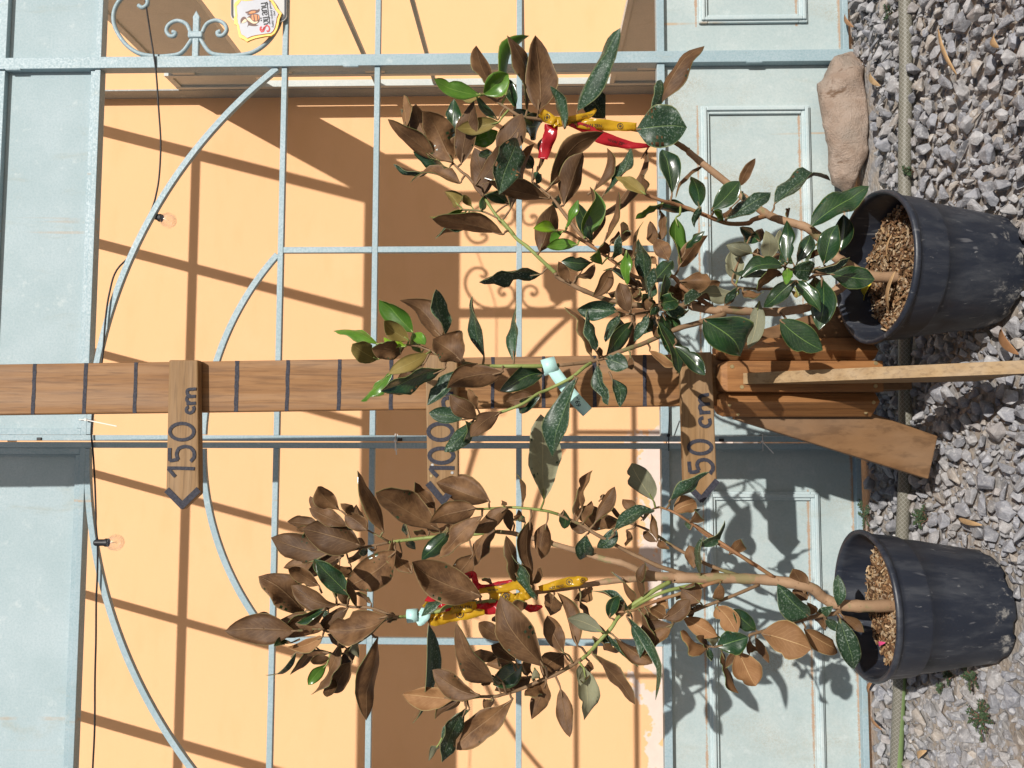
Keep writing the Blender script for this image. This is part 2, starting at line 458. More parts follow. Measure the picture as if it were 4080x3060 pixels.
# ------------------------------------------------------------------ geometry helpers
class B:
    def __init__(s):
        s.v, s.f, s.m, s.uv, s.tint = [], [], [], {}, []
        s.smooth = False
    def add(s, vs, fs, m=0):
        o = len(s.v)
        s.v += [V(p) for p in vs]
        for q in fs:
            s.f.append([o + i for i in q])
            s.m.append(m)
    def box(s, x0, x1, y0, y1, z0, z1, m=0):
        s.add([(x0, y0, z0), (x1, y0, z0), (x1, y1, z0), (x0, y1, z0), (x0, y0, z1), (x1, y0, z1), (x1, y1, z1), (x0, y1, z1)],
              [(0, 3, 2, 1), (4, 5, 6, 7), (0, 1, 5, 4), (1, 2, 6, 5), (2, 3, 7, 6), (3, 0, 4, 7)], m)
        return s
    def prism(s, poly, ext, m=0):             # closed polygon pushed along a vector
        n = len(poly)
        ext = V(ext)
        a = [V(p) for p in poly]
        s.add(a + [p + ext for p in a], [tuple(range(n)), tuple(range(2 * n - 1, n - 1, -1))] +
              [((i + 1) % n, i, n + i, n + (i + 1) % n) for i in range(n)], m)
        return s
    def beam(s, p, q, w, h, up=(0, 0, 1), m=0):  # square bar from p to q
        p, q = V(p), V(q)
        d = (q - p).normalized()
        sd = d.cross(V(up)).normalized()
        u = sd.cross(d)
        r = [p + sd * a * w / 2 + u * b * h / 2 for a, b in ((-1, -1), (1, -1), (1, 1), (-1, 1))]
        return s.prism(r, q - p, m)
    def tube(s, pts, rad, n=8, m=0, cap=True):
        pts = [V(p) for p in pts]
        k = len(pts)
        rad = [rad] * k if not hasattr(rad, '__len__') else rad
        o = len(s.v)
        ref = V((.31, .52, .79))
        L = 0
        for i, p in enumerate(pts):
            d = (pts[min(i + 1, k - 1)] - pts[max(i - 1, 0)])
            d = d.normalized() if d.length > 1e-9 else V((0, 0, 1))
            if i:
                L += (pts[i] - pts[i - 1]).length
                ref = (ref - d * ref.dot(d)).normalized()
            else:
                ref = (ref - d * ref.dot(d)).normalized()
            b = d.cross(ref)
            for j in range(n):
                a = 2 * math.pi * j / n
                s.v.append(p + (ref * math.cos(a) + b * math.sin(a)) * rad[i])
        for i in range(k - 1):
            for j in range(n):
                j2 = (j + 1) % n
                s.f.append([o + i * n + j, o + i * n + j2, o + (i + 1) * n + j2, o + (i + 1) * n + j])
                s.m.append(m)
        if cap:
            s.f.append([o + j for j in range(n - 1, -1, -1)]); s.m.append(m)
            s.f.append([o + (k - 1) * n + j for j in range(n)]); s.m.append(m)
        return s
    def sweep(s, pts, w, nrm, h=.0006, m=0, closed=False):   # flat strip of width w along a line, nrm = its face
        pts = [V(p) for p in pts]
        nrm = V(nrm).normalized()
        k = len(pts)
        L = []
        for i, p in enumerate(pts):
            if closed:
                d = pts[(i + 1) % k] - pts[i - 1]
            else:
                d = pts[min(i + 1, k - 1)] - pts[max(i - 1, 0)]
            sd = d.cross(nrm).normalized() * w / 2
            L.append((p + sd, p - sd))
        o = len(s.v)
        for a, b in L:
            s.v += [a, b, a + nrm * h, b + nrm * h]
        for i in range(k if closed else k - 1):
            a, b = o + 4 * i, o + 4 * ((i + 1) % k)
            for q in ((a + 2, a + 3, b + 3, b + 2), (a, b, b + 1, a + 1), (a, a + 2, b + 2, b), (a + 1, b + 1, b + 3, a + 3)):
                s.f.append(list(q)); s.m.append(m)
        if not closed:
            s.f.append([o, o + 1, o + 3, o + 2]); s.m.append(m)
            e = o + 4 * (k - 1)
            s.f.append([e, e + 2, e + 3, e + 1]); s.m.append(m)
        return s
    def lathe(s, prof, c, n=48, m=0, closed=False, zf=None):
        c = V(c)
        o = len(s.v)
        k = len(prof)
        for i, (r, z) in enumerate(prof):
            for j in range(n):
                a = 2 * math.pi * j / n
                zz = z + (zf(i, a) if zf else 0)
                s.v.append(c + V((r * math.cos(a), r * math.sin(a), zz)))
        for i in range(k if closed else k - 1):
            i2 = (i + 1) % k
            for j in range(n):
                j2 = (j + 1) % n
                s.f.append([o + i * n + j, o + i * n + j2, o + i2 * n + j2, o + i2 * n + j]); s.m.append(m)
        return s
    def build(s, name, mats, parent=None, smooth=False, bevel=0, seg=2, tint=None):
        me = bpy.data.meshes.new(name)
        off = ROOT.get(parent.name, V()) if parent else V()
        me.from_pydata([tuple(p - off) for p in s.v], [], s.f)
        mats = mats if isinstance(mats, (list, tuple)) else [mats]
        for k in mats:
            me.materials.append(M[k])
        if len(mats) > 1:
            me.polygons.foreach_set('material_index', s.m)
        me.update()
        bm = bmesh.new(); bm.from_mesh(me)
        bmesh.ops.recalc_face_normals(bm, faces=bm.faces)
        bm.to_mesh(me); bm.free()
        if smooth:
            me.polygons.foreach_set('use_smooth', [True] * len(me.polygons))
        o = bpy.data.objects.new(name, me)
        COL.objects.link(o)
        if parent:
            o.parent = parent
            ROOT[o.name] = off
        if bevel:
            bv = o.modifiers.new('edge', 'BEVEL')
            bv.width = bevel; bv.segments = seg; bv.limit_method = 'ANGLE'; bv.angle_limit = R_(35)
        return o
ROOT = {}
def thing(name, label, cat, loc, group=None):
    o = bpy.data.objects.new(name, None)
    o.empty_display_size = .05
    COL.objects.link(o)
    o.location = loc
    ROOT[o.name] = V(loc)
    o['label'] = label; o['category'] = cat
    if group:
        o['group'] = group
    return o
def tag(o, label, cat, group=None):
    o['label'] = label; o['category'] = cat
    if group:
        o['group'] = group
    return o
def struct(o, kind='structure'):
    o['kind'] = kind
    return o
def smoothline(pts, sub=5):
    pts = [V(p) for p in pts]
    if len(pts) < 3:
        return pts
    out = []
    n = len(pts)
    for i in range(n - 1):
        p0, p1, p2, p3 = pts[max(i - 1, 0)], pts[i], pts[i + 1], pts[min(i + 2, n - 1)]
        for k in range(sub):
            t = k / sub
            out.append(.5 * ((2 * p1) + (p2 - p0) * t + (2 * p0 - 5 * p1 + 4 * p2 - p3) * t * t + (3 * p1 - p0 - 3 * p2 + p3) * t ** 3))
    out.append(pts[-1])
    return out

# ================================================================== the setting
D = 1.28                                   # the house wall stands this far behind the gate
POT_L, POT_R = V((-.308, -.497, 0)), V((.299, -.552, 0))
g = B()
nx, ny = 60, 60
gx = [-60, -25, -10, -5] + [-3 + 6 * i / 40 for i in range(41)] + [5, 10, 25, 60]
gy = [-60, -25, -10, -5] + [-2.5 + 5 * i / 34 for i in range(35)] + [5, 10, 25, 60]
gv = []
for yy in gy:
    for xx in gx:
        near = abs(xx) < 3 and abs(yy) < 2.5
        z = -.012 + (.010 * noise.noise(V((xx * 3, yy * 3, 0))) if near else 0)
        gv.append((xx, yy, z))
W_ = len(gx)
g.add(gv, [(j * W_ + i, j * W_ + i + 1, (j + 1) * W_ + i + 1, (j + 1) * W_ + i) for j in range(len(gy) - 1) for i in range(W_ - 1)])
ground = struct(g.build('ground', 'dirt', smooth=True))

# ---- house wall
w = B().box(-6, 6, D, D + .3, -.1, 5.2)
wall = tag(w.build('house_wall', 'stucco'), 'ochre stucco house wall with flaked bare plaster near its foot', 'wall')

# ---- lean-to pavilion in front of the wall
GC = -.0145                                # middle of the double gate
PAV = thing('metal_pavilion', 'pale green painted metal lean-to pavilion framing the double gate, with sloping open rafters', 'pavilion', (0, .6, 0))
def part(name, mt, par, *boxes, bevel=.0012):
    b = B()
    for q in boxes:
        b.box(*q)
    return b.build(name, mt, par, bevel=bevel)
XR, XL = 1.47, -1.499                      # planes of the side partitions
for x0, x1 in ((.969, 1.0), (-1.029, -.998)):
    part('post', 'gate_paint', PAV, (x0, x1, -.006, .026, -.02, 2.33))
for x0, x1 in ((XR - .002, XR + .034), (XL - .034, XL + .002)):
    part('corner_post', 'gate_paint', PAV, (x0, x1, -.006, .030, -.02, 2.33))
    part('wall_bar', 'galvanised', PAV, (x0, x0 + .007, D - .080, D - .003, -.02, 3.22))
part('top_beam', 'gate_paint', PAV, (XL - .034, XR + .034, -.004, .032, 2.3305, 2.362))
SL = .74                                   # slope of the roof
def roofz(y):
    return 2.35 + SL * y
for x in (1.485, .985, .515, .003, -.505, -1.0, -1.51):
    wd2 = .036 if abs(x) > .9 else .026
    if abs(x) > 1.4:
        wd2 = .042
    b = B().beam((x, .0, roofz(0)), (x, D - .004, roofz(D - .004)), wd2, .03, (0, 0, 1))
    b.build('rafter', 'gate_paint', PAV, bevel=.001)
for y in (.56, 1.1):
    b = B().beam((XL - .03, y, roofz(y) - .012), (XR + .03, y, roofz(y) - .012), .03, .026, (0, 1, SL))
    b.build('purlin', 'galvanised', PAV, bevel=.001)
part('ridge_bar', 'galvanised', PAV, (XL - .03, XR + .03, D - .034, D - .004, 3.272, 3.302))

def moulding(par, x0, x1, z0, z1, y):      # raised frame on a sheet, mitred rim of two steps
    for (w0, w1, h) in ((0, .022, .009), (.0055, .0145, .0155)):
        b = B()
        b.box(x0 + w0, x1 - w0, y - h, y - .0004, z1 - w1, z1 - w0)
        b.box(x0 + w0, x1 - w0, y - h, y - .0004, z0 + w0, z0 + w1)
        b.box(x0 + w0, x0 + w1, y - h, y - .0004, z0 + w1 + .0003, z1 - w1 - .0003)
        b.box(x1 - w1, x1 - w0, y - h, y - .0004, z0 + w1 + .0003, z1 - w1 - .0003)
        yield b
def sheet(par, name, x0, x1, z0, z1, mt, y=.018):
    return part(name, mt, par, (x0, x1, y, y + .004, z0, z1), bevel=0)
def panel(par, x0, x1, mx0, mx1):
    s = sheet(par, 'panel', x0, x1, .004, .4800, 'panel_paint')
    for b in moulding(par, mx0, mx1, .105, .387, .018):
        b.build('moulding', 'moulding_paint', s, bevel=.0022, seg=3)
def fascia(par, x0, x1):
    sheet(par, 'fascia_panel', x0, x1, 1.9835, 2.2248, 'fascia_paint', .016)

def arc(cx, half, zbase, ztop, xa, xb, n=40):
    r = (half ** 2 + (ztop - zbase) ** 2) / (2 * (ztop - zbase))
    out = []
    for i in range(n + 1):
        x = xa + (xb - xa) * i / n
        out.append(V((x, 0, ztop - r + math.sqrt(r * r - (x - cx) ** 2))))
    return out
def arcbar(name, pts, par, w=.0155, y0=.0012, y1=.0138):
    b = B()
    k = len(pts)
    ring = []
    for i, p in enumerate(pts):
        d = (pts[min(i + 1, k - 1)] - pts[max(i - 1, 0)]).normalized()
        nn = V((-d.z, 0, d.x)) * w / 2
        for q in ((nn, y0), (-nn, y0), (-nn, y1), (nn, y1)):
            ring.append(p + q[0] + V((0, q[1], 0)))
    fs = [(4 * i + j, 4 * i + (j + 1) % 4, 4 * i + 4 + (j + 1) % 4, 4 * i + 4 + j) for i in range(k - 1) for j in range(4)]
    fs += [(3, 2, 1, 0), tuple(4 * (k - 1) + j for j in range(4))]
    b.add(ring, fs)
    return b.build(name, 'gate_paint', par, bevel=.001)

def gate(side):
    s = 1 if side == 'r' else -1
    def X(a, b):                           # offsets from the middle of the gate
        lo, hi = GC + s * a, GC + s * b
        return (lo, hi) if lo < hi else (hi, lo)
    lab = ('pale green metal gate leaf right of the gap behind the measuring board' if s > 0 else
           'pale green metal gate leaf left of the gap behind the measuring board')
    G = thing('gate_leaf', lab, 'gate', (GC + s * .49, 0, 0), 'leaves of the double gate')
    a, b = X(.0018, .0165)
    part('stile', 'gate_paint', G, (a, b, 0, .026, .006, 2.33))
    c0, c1 = X(.0166, .9832)
    part('rail', 'gate_paint', G, (c0, c1, .0005, .026, .4802, .5000))
    part('rail', 'gate_paint', G, (c0, c1, .0005, .026, 1.9680, 1.9832))
    part('rail', 'gate_paint', G, (c0, c1, .0005, .030, 2.2252, 2.3300))
    part('rail', 'gate_paint', G, (c0, c1, .0005, .026, .0035, .018))
    mid0, mid1 = X(.4885, .5040)
    for z in (.8585, 1.2315, 1.4775):
        part('bar', 'gate_paint', G, (c0, c1, .001, .015, z - .0072, z + .0072))
    for z0, z1 in ((.5002, .8510), (.8660, 1.2240), (1.2390, 1.4700)):
        part('mullion', 'gate_paint', G, (mid0, mid1, .0015, .0155, z0, z1))
    fa, fb = X(.0168, .9830)
    panel(G, fa, fb, *X(.1225, .8735))
    fascia(G, fa, fb)
    e0, e1 = X(.0167, .0330)
    part('fascia_stile', 'gate_paint', G, (e0, e1, .002, .0155, 1.9835, 2.2250))
    e0, e1 = X(.0332, .983)
    part('fascia_lip', 'gate_paint', G, (e0, e1, .004, .0155, 1.9836, 1.9960))
    arcbar('outer_arch', arc(GC, .984, 1.497, 1.966, GC + s * .018, GC + s * .9833), G)
    arcbar('inner_arch', arc(GC, .4845, 1.486, 1.667, GC + s * .018, GC + s * .4845), G)
    # the pivots that hold the leaf
    for z in (.25, 1.3, 2.2):
        h = B().tube([(GC + s * .9838, -.003, z - .02), (GC + s * .9838, -.003, z + .02)], .004, 8)
        h.build('hinge', 'gate_paint', G, smooth=False)
    return G
gr, gl = gate('r'), gate('l')

# ---- narrow bays beside the gate posts, with the wrought scrolls
def bay(s):
    x0, x1 = (1.0, XR - .002) if s > 0 else (XL + .002, -1.029)
    lab = ('narrow metal side bay with wrought scrolls and a beer sign on it' if s > 0 else
           'narrow metal side bay with wrought scrolls on the far side of the left post')
    G = thing('side_bay', lab, 'railing', ((x0 + x1) / 2, 0, 0), 'side bays of the pavilion')
    a, b = x0 + .0002, x1 - .0002
    part('rail', 'gate_paint', G, (a, b, .0005, .026, .4802, .5000))
    part('rail', 'gate_paint', G, (a, b, .0005, .026, 1.9680, 1.9832))
    part('rail', 'gate_paint', G, (a, b, .0005, .030, 2.2252, 2.3300))
    part('rail', 'gate_paint', G, (a, b, .0005, .026, .0035, .018))
    for z in (.8585, 1.2315, 1.4775):
        part('bar', 'gate_paint', G, (a, b, .001, .015, z - .0072, z + .0072))
    panel(G, a, b, x0 + .082, x1 - .082)
    fascia(G, a, b)
    # scrolls: mirrored pairs above and below a spear finial, on the post side and on the corner side
    zc = 1.717
    for sx in (1, -1):
        base = x0 if sx > 0 else x1
        def P(w_, h_):
            return V((base + sx * w_, .007, zc + h_))
        for sz in (1, -1):
            # measured off the photograph: from the collar, along the post, up the rail, into the curl
            path = [(.056, .010), (.047, .0145), (.0145, .039), (.0065, .076), (.0065, .114), (.0155, .155), (.043, .192), (.085, .219),
                    (.122, .225), (.155, .214), (.177, .190), (.179, .160), (.165, .137), (.149, .135), (.140, .147), (.147, .159)]
            b = B()
            p = smoothline([P(q[0], sz * q[1]) for q in path], 4)
            b.tube(p, .0058, 8)
            b.build('scroll', 'gate_paint', G, smooth=True)
            path2 = [(.056, .010), (.066, .0145), (.093, .027), (.103, .052), (.093, .074), (.076, .081), (.062, .072), (.061, .060), (.069, .056), (.073, .065)]
            b = B()
            p = smoothline([P(q[0], sz * q[1]) for q in path2], 4)
            b.tube(p, .0055, 8)
            b.build('scroll', 'gate_paint', G, smooth=True)
        b = B()
        r = .0085
        b = B().prism([P(0.0004, -r) - V((0, .006, 0)), P(.0004, r) - V((0, .006, 0)), P(.104, r) - V((0, .006, 0)), P(.110, r * 1.15) - V((0, .006, 0)), P(.129, 0) - V((0, .006, 0)), P(.110, -r * 1.15) - V((0, .006, 0)), P(.104, -r) - V((0, .006, 0))], (0, .012, 0))
        b.build('finial', 'gate_paint', G, bevel=.002)
        b = B()
        lo, hi = sorted((base + sx * .052, base + sx * .070))
        b.box(lo, hi, -.0035, .0165, zc - .020, zc + .020)
        b.build('collar', 'gate_paint', G, bevel=.004, seg=3)
    return G
bay(1)
bay(-1)

# ---- side partitions running back to the wall
def partition(s):
    xa, xb = (XR, XR + .028) if s > 0 else (XL - .028, XL)
    lab = ('whitish metal side partition between the sign bay and the ochre wall' if s > 0 else
           'whitish metal side partition on the far side of the left gate leaf')
    G = thing('side_partition', lab, 'partition', ((xa + xb) / 2, .65, 0), 'side partitions of the pavilion')
    yA, yB, yC, yE = .0305, 1.045, 1.072, D - .083
    P = lambda n, mt, *bx: part(n, mt, G, *bx)
    for (a, b) in ((yA, yA + .02), (yB - .022, yB), (yC, yC + .02), (yE - .02, yE)):
        P('stile', 'inner_paint', (xa, xb, a, b, .006, 2.33))
    xs = xa + .010
    for (a, b) in ((yA + .0202, yB - .0222), (yC + .0202, yE - .0202)):
        for z0, z1 in ((1.960, 1.983), (2.305, 2.33), (.4802, .500), (.0035, .02)):
            P('rail', 'inner_paint', (xa + .001, xb - .001, a, b, z0, z1))
        P('panel', 'inner_paint', (xs, xs + .004, a, b, .02, .4800))
        P('fascia_panel', 'inner_paint', (xs, xs + .004, a, b, 1.9832, 2.3048))
        for z in (.8585, 1.2315, 1.4775):
            P('bar', 'gate_paint', (xa + .004, xb - .008, a, b, z - .0072, z + .0072))
    ym = .515
    for z0, z1 in ((.5002, .8510), (.8660, 1.2240), (1.2390, 1.4700), (1.485, 1.9598)):
        P('mullion', 'gate_paint', (xa + .0045, xb - .0085, ym - .012, ym + .012, z0, z1))
    # short links that leave slits of daylight between the two frames
    for z0, z1 in ((.02, .40), (.93, .985), (1.42, 1.50), (1.80, 1.86), (2.20, 2.29)):
        P('link', 'inner_paint', (xa + .003, xb - .003, yB + .0002, yC - .0002, z0, z1))
    return G
partition(1)
partition(-1)

# ================================================================== gravel
def stone_mesh(name, seed, el):
    rr = random.Random(seed)
    bm = bmesh.new()
    for i in range(rr.choice((10, 12, 15))):
        v = V((rr.gauss(0, 1), rr.gauss(0, 1), rr.gauss(0, 1))).normalized() * rr.uniform(.82, 1.12)
        bm.verts.new((v.x * el[0], v.y * el[1], v.z * el[2]))
    r = bmesh.ops.convex_hull(bm, input=bm.verts)
    bmesh.ops.delete(bm, geom=[e for e in r['geom_interior'] if isinstance(e, bmesh.types.BMVert)], context='VERTS')
    bmesh.ops.dissolve_limit(bm, angle_limit=R_(13), verts=bm.verts, edges=bm.edges)
    bmesh.ops.bevel(bm, geom=list(bm.edges), offset=.05, segments=1, affect='EDGES', profile=.6)
    bmesh.ops.triangulate(bm, faces=bm.faces)
    me = bpy.data.meshes.new(name)
    bm.to_mesh(me); bm.free()
    me.materials.append(M['gravel_stone'])
    return me
rs = random.Random(5)
STONES = [stone_mesh('stone', 40 + i, (1, rs.uniform(.55, .95), rs.uniform(.45, .8))) for i in range(14)]
TINT = [(1.0, .99, .98), (.87, .88, .92), (1.03, .99, .94), (.72, .72, .74), (1.14, 1.12, 1.09), (.92, .92, .93), (1.16, 1.03, .87), (.96, .89, .83), (.80, .81, .84), (1.06, 1.04, 1.03)]
STN = []
for i, me in enumerate(STONES):
    STN.append(([V(v.co) for v in me.vertices], [tuple(p.vertices) for p in me.polygons]))
    ca = me.color_attributes.new('tint', 'FLOAT_COLOR', 'POINT')
    t = TINT[i % len(TINT)]
    for d in ca.data:
        d.color = (t[0], t[1], t[2], 1)
occ = {}
def free(x, y, r, k):
    c = .03
    i, j = int(x // c), int(y // c)
    for a in range(i - 2, i + 3):
        for b_ in range(j - 2, j + 3):
            for (px, py, pr) in occ.get((a, b_), ()):
                if (px - x) ** 2 + (py - y) ** 2 < (k * (pr + r)) ** 2:
                    return False
    occ.setdefault((i, j), []).append((x, y, r))
    return True
placed = []
def blocked(x, y, r):
    for c in (POT_L, POT_R):
        if (x - c.x) ** 2 + (y - c.y) ** 2 < (.098 + r) ** 2:
            return True
    if .53 < x < .93 and y > -.118:
        return True
    return y > -.006 - r
def scatter(n, r0, r1, k, dz, power=1.0):
    for _ in range(n):
        x, y = rs.uniform(-1.25, 1.75), rs.uniform(-.95, -.005)
        r = r0 + (r1 - r0) * rs.random() ** power
        bare = max(0, min(1, (-.18 - x) * 2.2)) * max(0, min(1, (-.12 - y) * 6))   # earth shows towards the left pot
        if rs.random() < bare * (.10 if r < .012 else .38):
            continue
        if blocked(x, y, r):
            continue
        sink = bare * .45
        if free(x, y, r, k):
            placed.append((x, y, r, dz - sink * r))
scatter(9000, .0150, .026, .70, .005, 2.0)
scatter(20000, .0080, .0135, .62, .002, 1.2)
scatter(30000, .0045, .0080, .58, -.002, 1.0)
scatter(26000, .0028, .0050, .55, -.001, 1.0)
placed = [p for p in placed if abs(p[0]) < 1.8]
def gz(x, y):
    return -.012 + .010 * noise.noise(V((x * 3, y * 3, 0)))
order = sorted(range(len(placed)), key=lambda i: -placed[i][2] / ((V((placed[i][0], placed[i][1], 0)) - CAM).length) *
               (1 if (-.62 < placed[i][1] and -.85 < placed[i][0] < 1.15) else .3))
solo = set(order[:290])
gb = B()
tints = []
for i, (x, y, r, dz) in enumerate(placed):
    k = rs.randrange(len(STONES))
    rot = Euler((rs.uniform(-.5, .5), rs.uniform(-.5, .5), rs.uniform(0, 6.28)))
    z = gz(x, y) + r * .42 + dz
    if i in solo:
        o = bpy.data.objects.new('stone', STONES[k])
        COL.objects.link(o)
        o.parent = ground
        o.location = (x, y, z)
        o.rotation_euler = rot
        o.scale = (r, r, r)
        continue
    mt = Matrix.Translation((x, y, z)) @ rot.to_matrix().to_4x4() @ Matrix.Scale(r, 4)
    vs, fs = STN[k]
    o_ = len(gb.v)
    gb.v += [mt @ v for v in vs]
    gb.f += [[o_ + q for q in f] for f in fs]
    t = TINT[rs.randrange(len(TINT))]
    j = rs.uniform(.85, 1.12)
    tints += [(t[0] * j, t[1] * j, t[2] * j, 1)] * len(vs)
me = bpy.data.meshes.new('gravel')
me.from_pydata([tuple(v) for v in gb.v], [], gb.f)
me.materials.append(M['gravel_stone'])
ca = me.color_attributes.new('tint', 'FLOAT_COLOR', 'POINT')
ca.data.foreach_set('color', [c for t in tints for c in t])
gravel = bpy.data.objects.new('gravel', me)
COL.objects.link(gravel)
tag(gravel, 'loose grey crushed limestone gravel covering the ground in front of the gate', 'gravel')
gravel['kind'] = 'stuff'

# ---- the flat boulder leaning at the foot of the gate
outl = [(310, 1060, 1170), (350, 1010, 1195), (420, 980, 1215), (480, 925, 1235), (560, 912, 1255), (650, 925, 1250), (750, 945, 1250),
        (850, 960, 1245), (950, 975, 1240), (1050, 985, 1235), (1130, 1000, 1225), (1195, 1030, 1200)]
rb = B()
NR = 40
rings = 70
for i in range(rings + 1):
    f = i / rings * (len(outl) - 1)
    a = min(int(f), len(outl) - 2); t = f - a
    yy, x0, x1 = [outl[a][q] * (1 - t) + outl[a + 1][q] * t for q in range(3)]
    top = at('3', x0, yy, -.045)
    front = atz('3', x1, yy, -.004)
    ztop = top.z
    fy = front.y
    X_ = top.x
    e = min(1, (math.sin(math.pi * i / rings) * 3.2) ** .6)
    for j in range(NR):
        ang = 2 * math.pi * j / NR
        c, s_ = math.cos(ang), math.sin(ang)
        c = math.copysign(abs(c) ** .6, c); s_ = math.copysign(abs(s_) ** .6, s_)
        cy, cz = (-.012 + fy) / 2, (ztop - .012) / 2
        py = cy + (-.012 - fy) / 2 * c * (.25 + .75 * e)
        if s_ > 0:                            # the upper face slopes back to the gate
            py += .010 * s_
        pz = cz + (ztop + .012) / 2 * s_ * (.35 + .65 * e)
        p = V((X_, py, pz))
        nn = noise.fractal(p * 24, 1, 2, 5) * .007 + (.5 - abs(noise.noise(p * 13))) * .016 - .006 + noise.noise(p * 6) * .007 - .006 * max(0, noise.noise(V((p.x * 14 + p.z * 20, p.y * 12, 3))))
        p += V((0, c, s_)) * nn + V((noise.noise(p * 9) * .008, 0, 0))
        p.y = min(p.y, -.0035)
        rb.v.append(p)
rk = random.Random(12)
cen = sum(rb.v, V()) / len(rb.v)
for _ in range(34):
    nn = V((rk.uniform(-.45, .45), rk.uniform(-1, .25), rk.uniform(-.5, 1))).normalized()
    loc = V((cen.x + rk.uniform(-.15, .15), cen.y, cen.z))
    near = [v for v in rb.v if abs(v.x - loc.x) < .07]
    dmax = max((v - loc).dot(nn) for v in near) - rk.uniform(.003, .009)
    for i, v in enumerate(rb.v):
        d_ = (v - loc).dot(nn) - dmax
        if d_ > 0:
            k_ = max(0, min(1, (.15 - abs(v.x - loc.x)) / .09))
            rb.v[i] = v - nn * d_ * .9 * k_ * k_ * (3 - 2 * k_)
for i in range(rings):
    for j in range(NR):
        j2 = (j + 1) % NR
        rb.f.append([i * NR + j, i * NR + j2, (i + 1) * NR + j2, (i + 1) * NR + j]); rb.m.append(0)
rb.f.append(list(range(NR))); rb.m.append(0)
rb.f.append([rings * NR + j for j in range(NR - 1, -1, -1)]); rb.m.append(0)
tag(rb.build('boulder', 'rock', smooth=True), 'long flat brownish boulder lying against the gate panel', 'rock')

# ---- garden hose
hp = smoothline([atz('N', x, y, .011) for x, y in ((3606, -700), (3606, -300), (3606, 0), (3606, 400), (3606, 800), (3607, 1400), (3607, 1850), (3600, 2060), (3590, 2300), (3580, 2770), (3572, 3060), (3560, 3500), (3550, 3900))], 9)
hb = B()
hr = .0134
n = 16
k = len(hp)
L = 0
vv = []
for i, p in enumerate(hp):
    d = (hp[min(i + 1, k - 1)] - hp[max(i - 1, 0)]).normalized()
    u_ = V((0, 0, 1)); s_ = d.cross(u_).normalized()
    if i:
        L += (p - hp[i - 1]).length
    vv.append(L)
    q = p + V((0, 0, .004 * noise.noise(V((p.x * 3, 0, 5)))))
    for j in range(n):
        a = 2 * math.pi * j / n
        hb.v.append(q + (s_ * math.cos(a) + u_ * math.sin(a)) * hr)
for i in range(k - 1):
    for j in range(n):
        j2 = (j + 1) % n
        hb.f.append([i * n + j, i * n + j2, (i + 1) * n + j2, (i + 1) * n + j]); hb.m.append(0)
ho = hb.build('garden_hose', 'hose', smooth=True)
uvl = ho.data.uv_layers.new(name='UVMap')
for pi, poly in enumerate(ho.data.polygons):
    i, j = divmod(pi, n)
    for li in poly.loop_indices:
        vi = ho.data.loops[li].vertex_index
        a, b_ = divmod(vi, n)
        u = b_ / n
        if j == n - 1 and b_ == 0:
            u = 1.0
        uvl.data[li].uv = (u, vv[a])
tag(ho, 'translucent braided garden hose with a green stripe lying along the gravel', 'hose')

# ================================================================== measuring board
GX = .115
HG = thing('height_gauge', 'tall wooden height gauge with painted centimetre ticks and arrow signs on a footed base', 'height gauge', (GX, -.42, 0))
def bx(z):                                  # the board leans very slightly
    return .0905 - .0141 * (z - 1.2) + .0105, .051
YF = -.44
def boardpt(z, side, y=YF):
    c = .1015 - .0141 * (z - 1.2)
    return V((c + side * .0507, y, z))
b = B()
b.prism([boardpt(.20, -1), boardpt(.20, 1), boardpt(2.58, 1), boardpt(2.58, -1)], (0, .034, 0))
board = b.build('board', 'board_wood', HG, bevel=.003, seg=3)
for z in (.6055, .7035, .8035, .9035, 1.1045, 1.2075, 1.3105, 1.412, 1.6155, 1.717, 1.8205, 1.92, 2.12, 2.22, 2.32, 2.42):
    b = B()
    w0 = .0075 + random.uniform(-.0008, .001)
    t = random.uniform(-.0012, .0012)
    top, bot = [], []
    for i in range(13):
        f = i / 12
        x = boardpt(z, -1).lerp(boardpt(z, 1), f)
        j1, j2 = random.uniform(-.0006, .0006), random.uniform(-.0006, .0006)
        top.append(x + V((0, -.0006, w0 / 2 + t * (f - .5) + j1)))
        bot.append(x + V((0, -.0006, -w0 / 2 + t * (f - .5) + j2)))
    o0 = len(b.v)
    b.prism(top + bot[::-1], (0, .0005, 0))
    b.build('tick_mark', 'marker', HG)
YA = -.462
def stroke(b, w, pts, wd2, y=YA - .0009, closed=False):
    p = [at(w, q[0], q[1], y) for q in pts]
    if wd2 > .011:
        for a_, b_ in ((p[0], p[1]), (p[1], p[2])):
            e_ = (b_ - a_).normalized() * wd2 * .32
            b.sweep([a_ - e_, a_.lerp(b_, .5), b_ + e_], wd2, (0, -1, 0), .0006 if b_ is p[1] else .0008)
        return
    p = smoothline(p, 4) if len(p) > 2 else [p[0], p[0].lerp(p[1], .33), p[0].lerp(p[1], .66), p[1]]
    p = [q + V((random.uniform(-.0003, .0003), 0, random.uniform(-.0003, .0003))) for q in p]
    b.sweep(p, wd2, (0, -1, 0), .0006 + .00013 * len(b.v) / 40, closed=closed)
def ring(cx, cy, hx, hy, n=20):
    return [(cx + hx * math.cos(2 * math.pi * i / n), cy + hy * math.sin(2 * math.pi * i / n)) for i in range(n)]
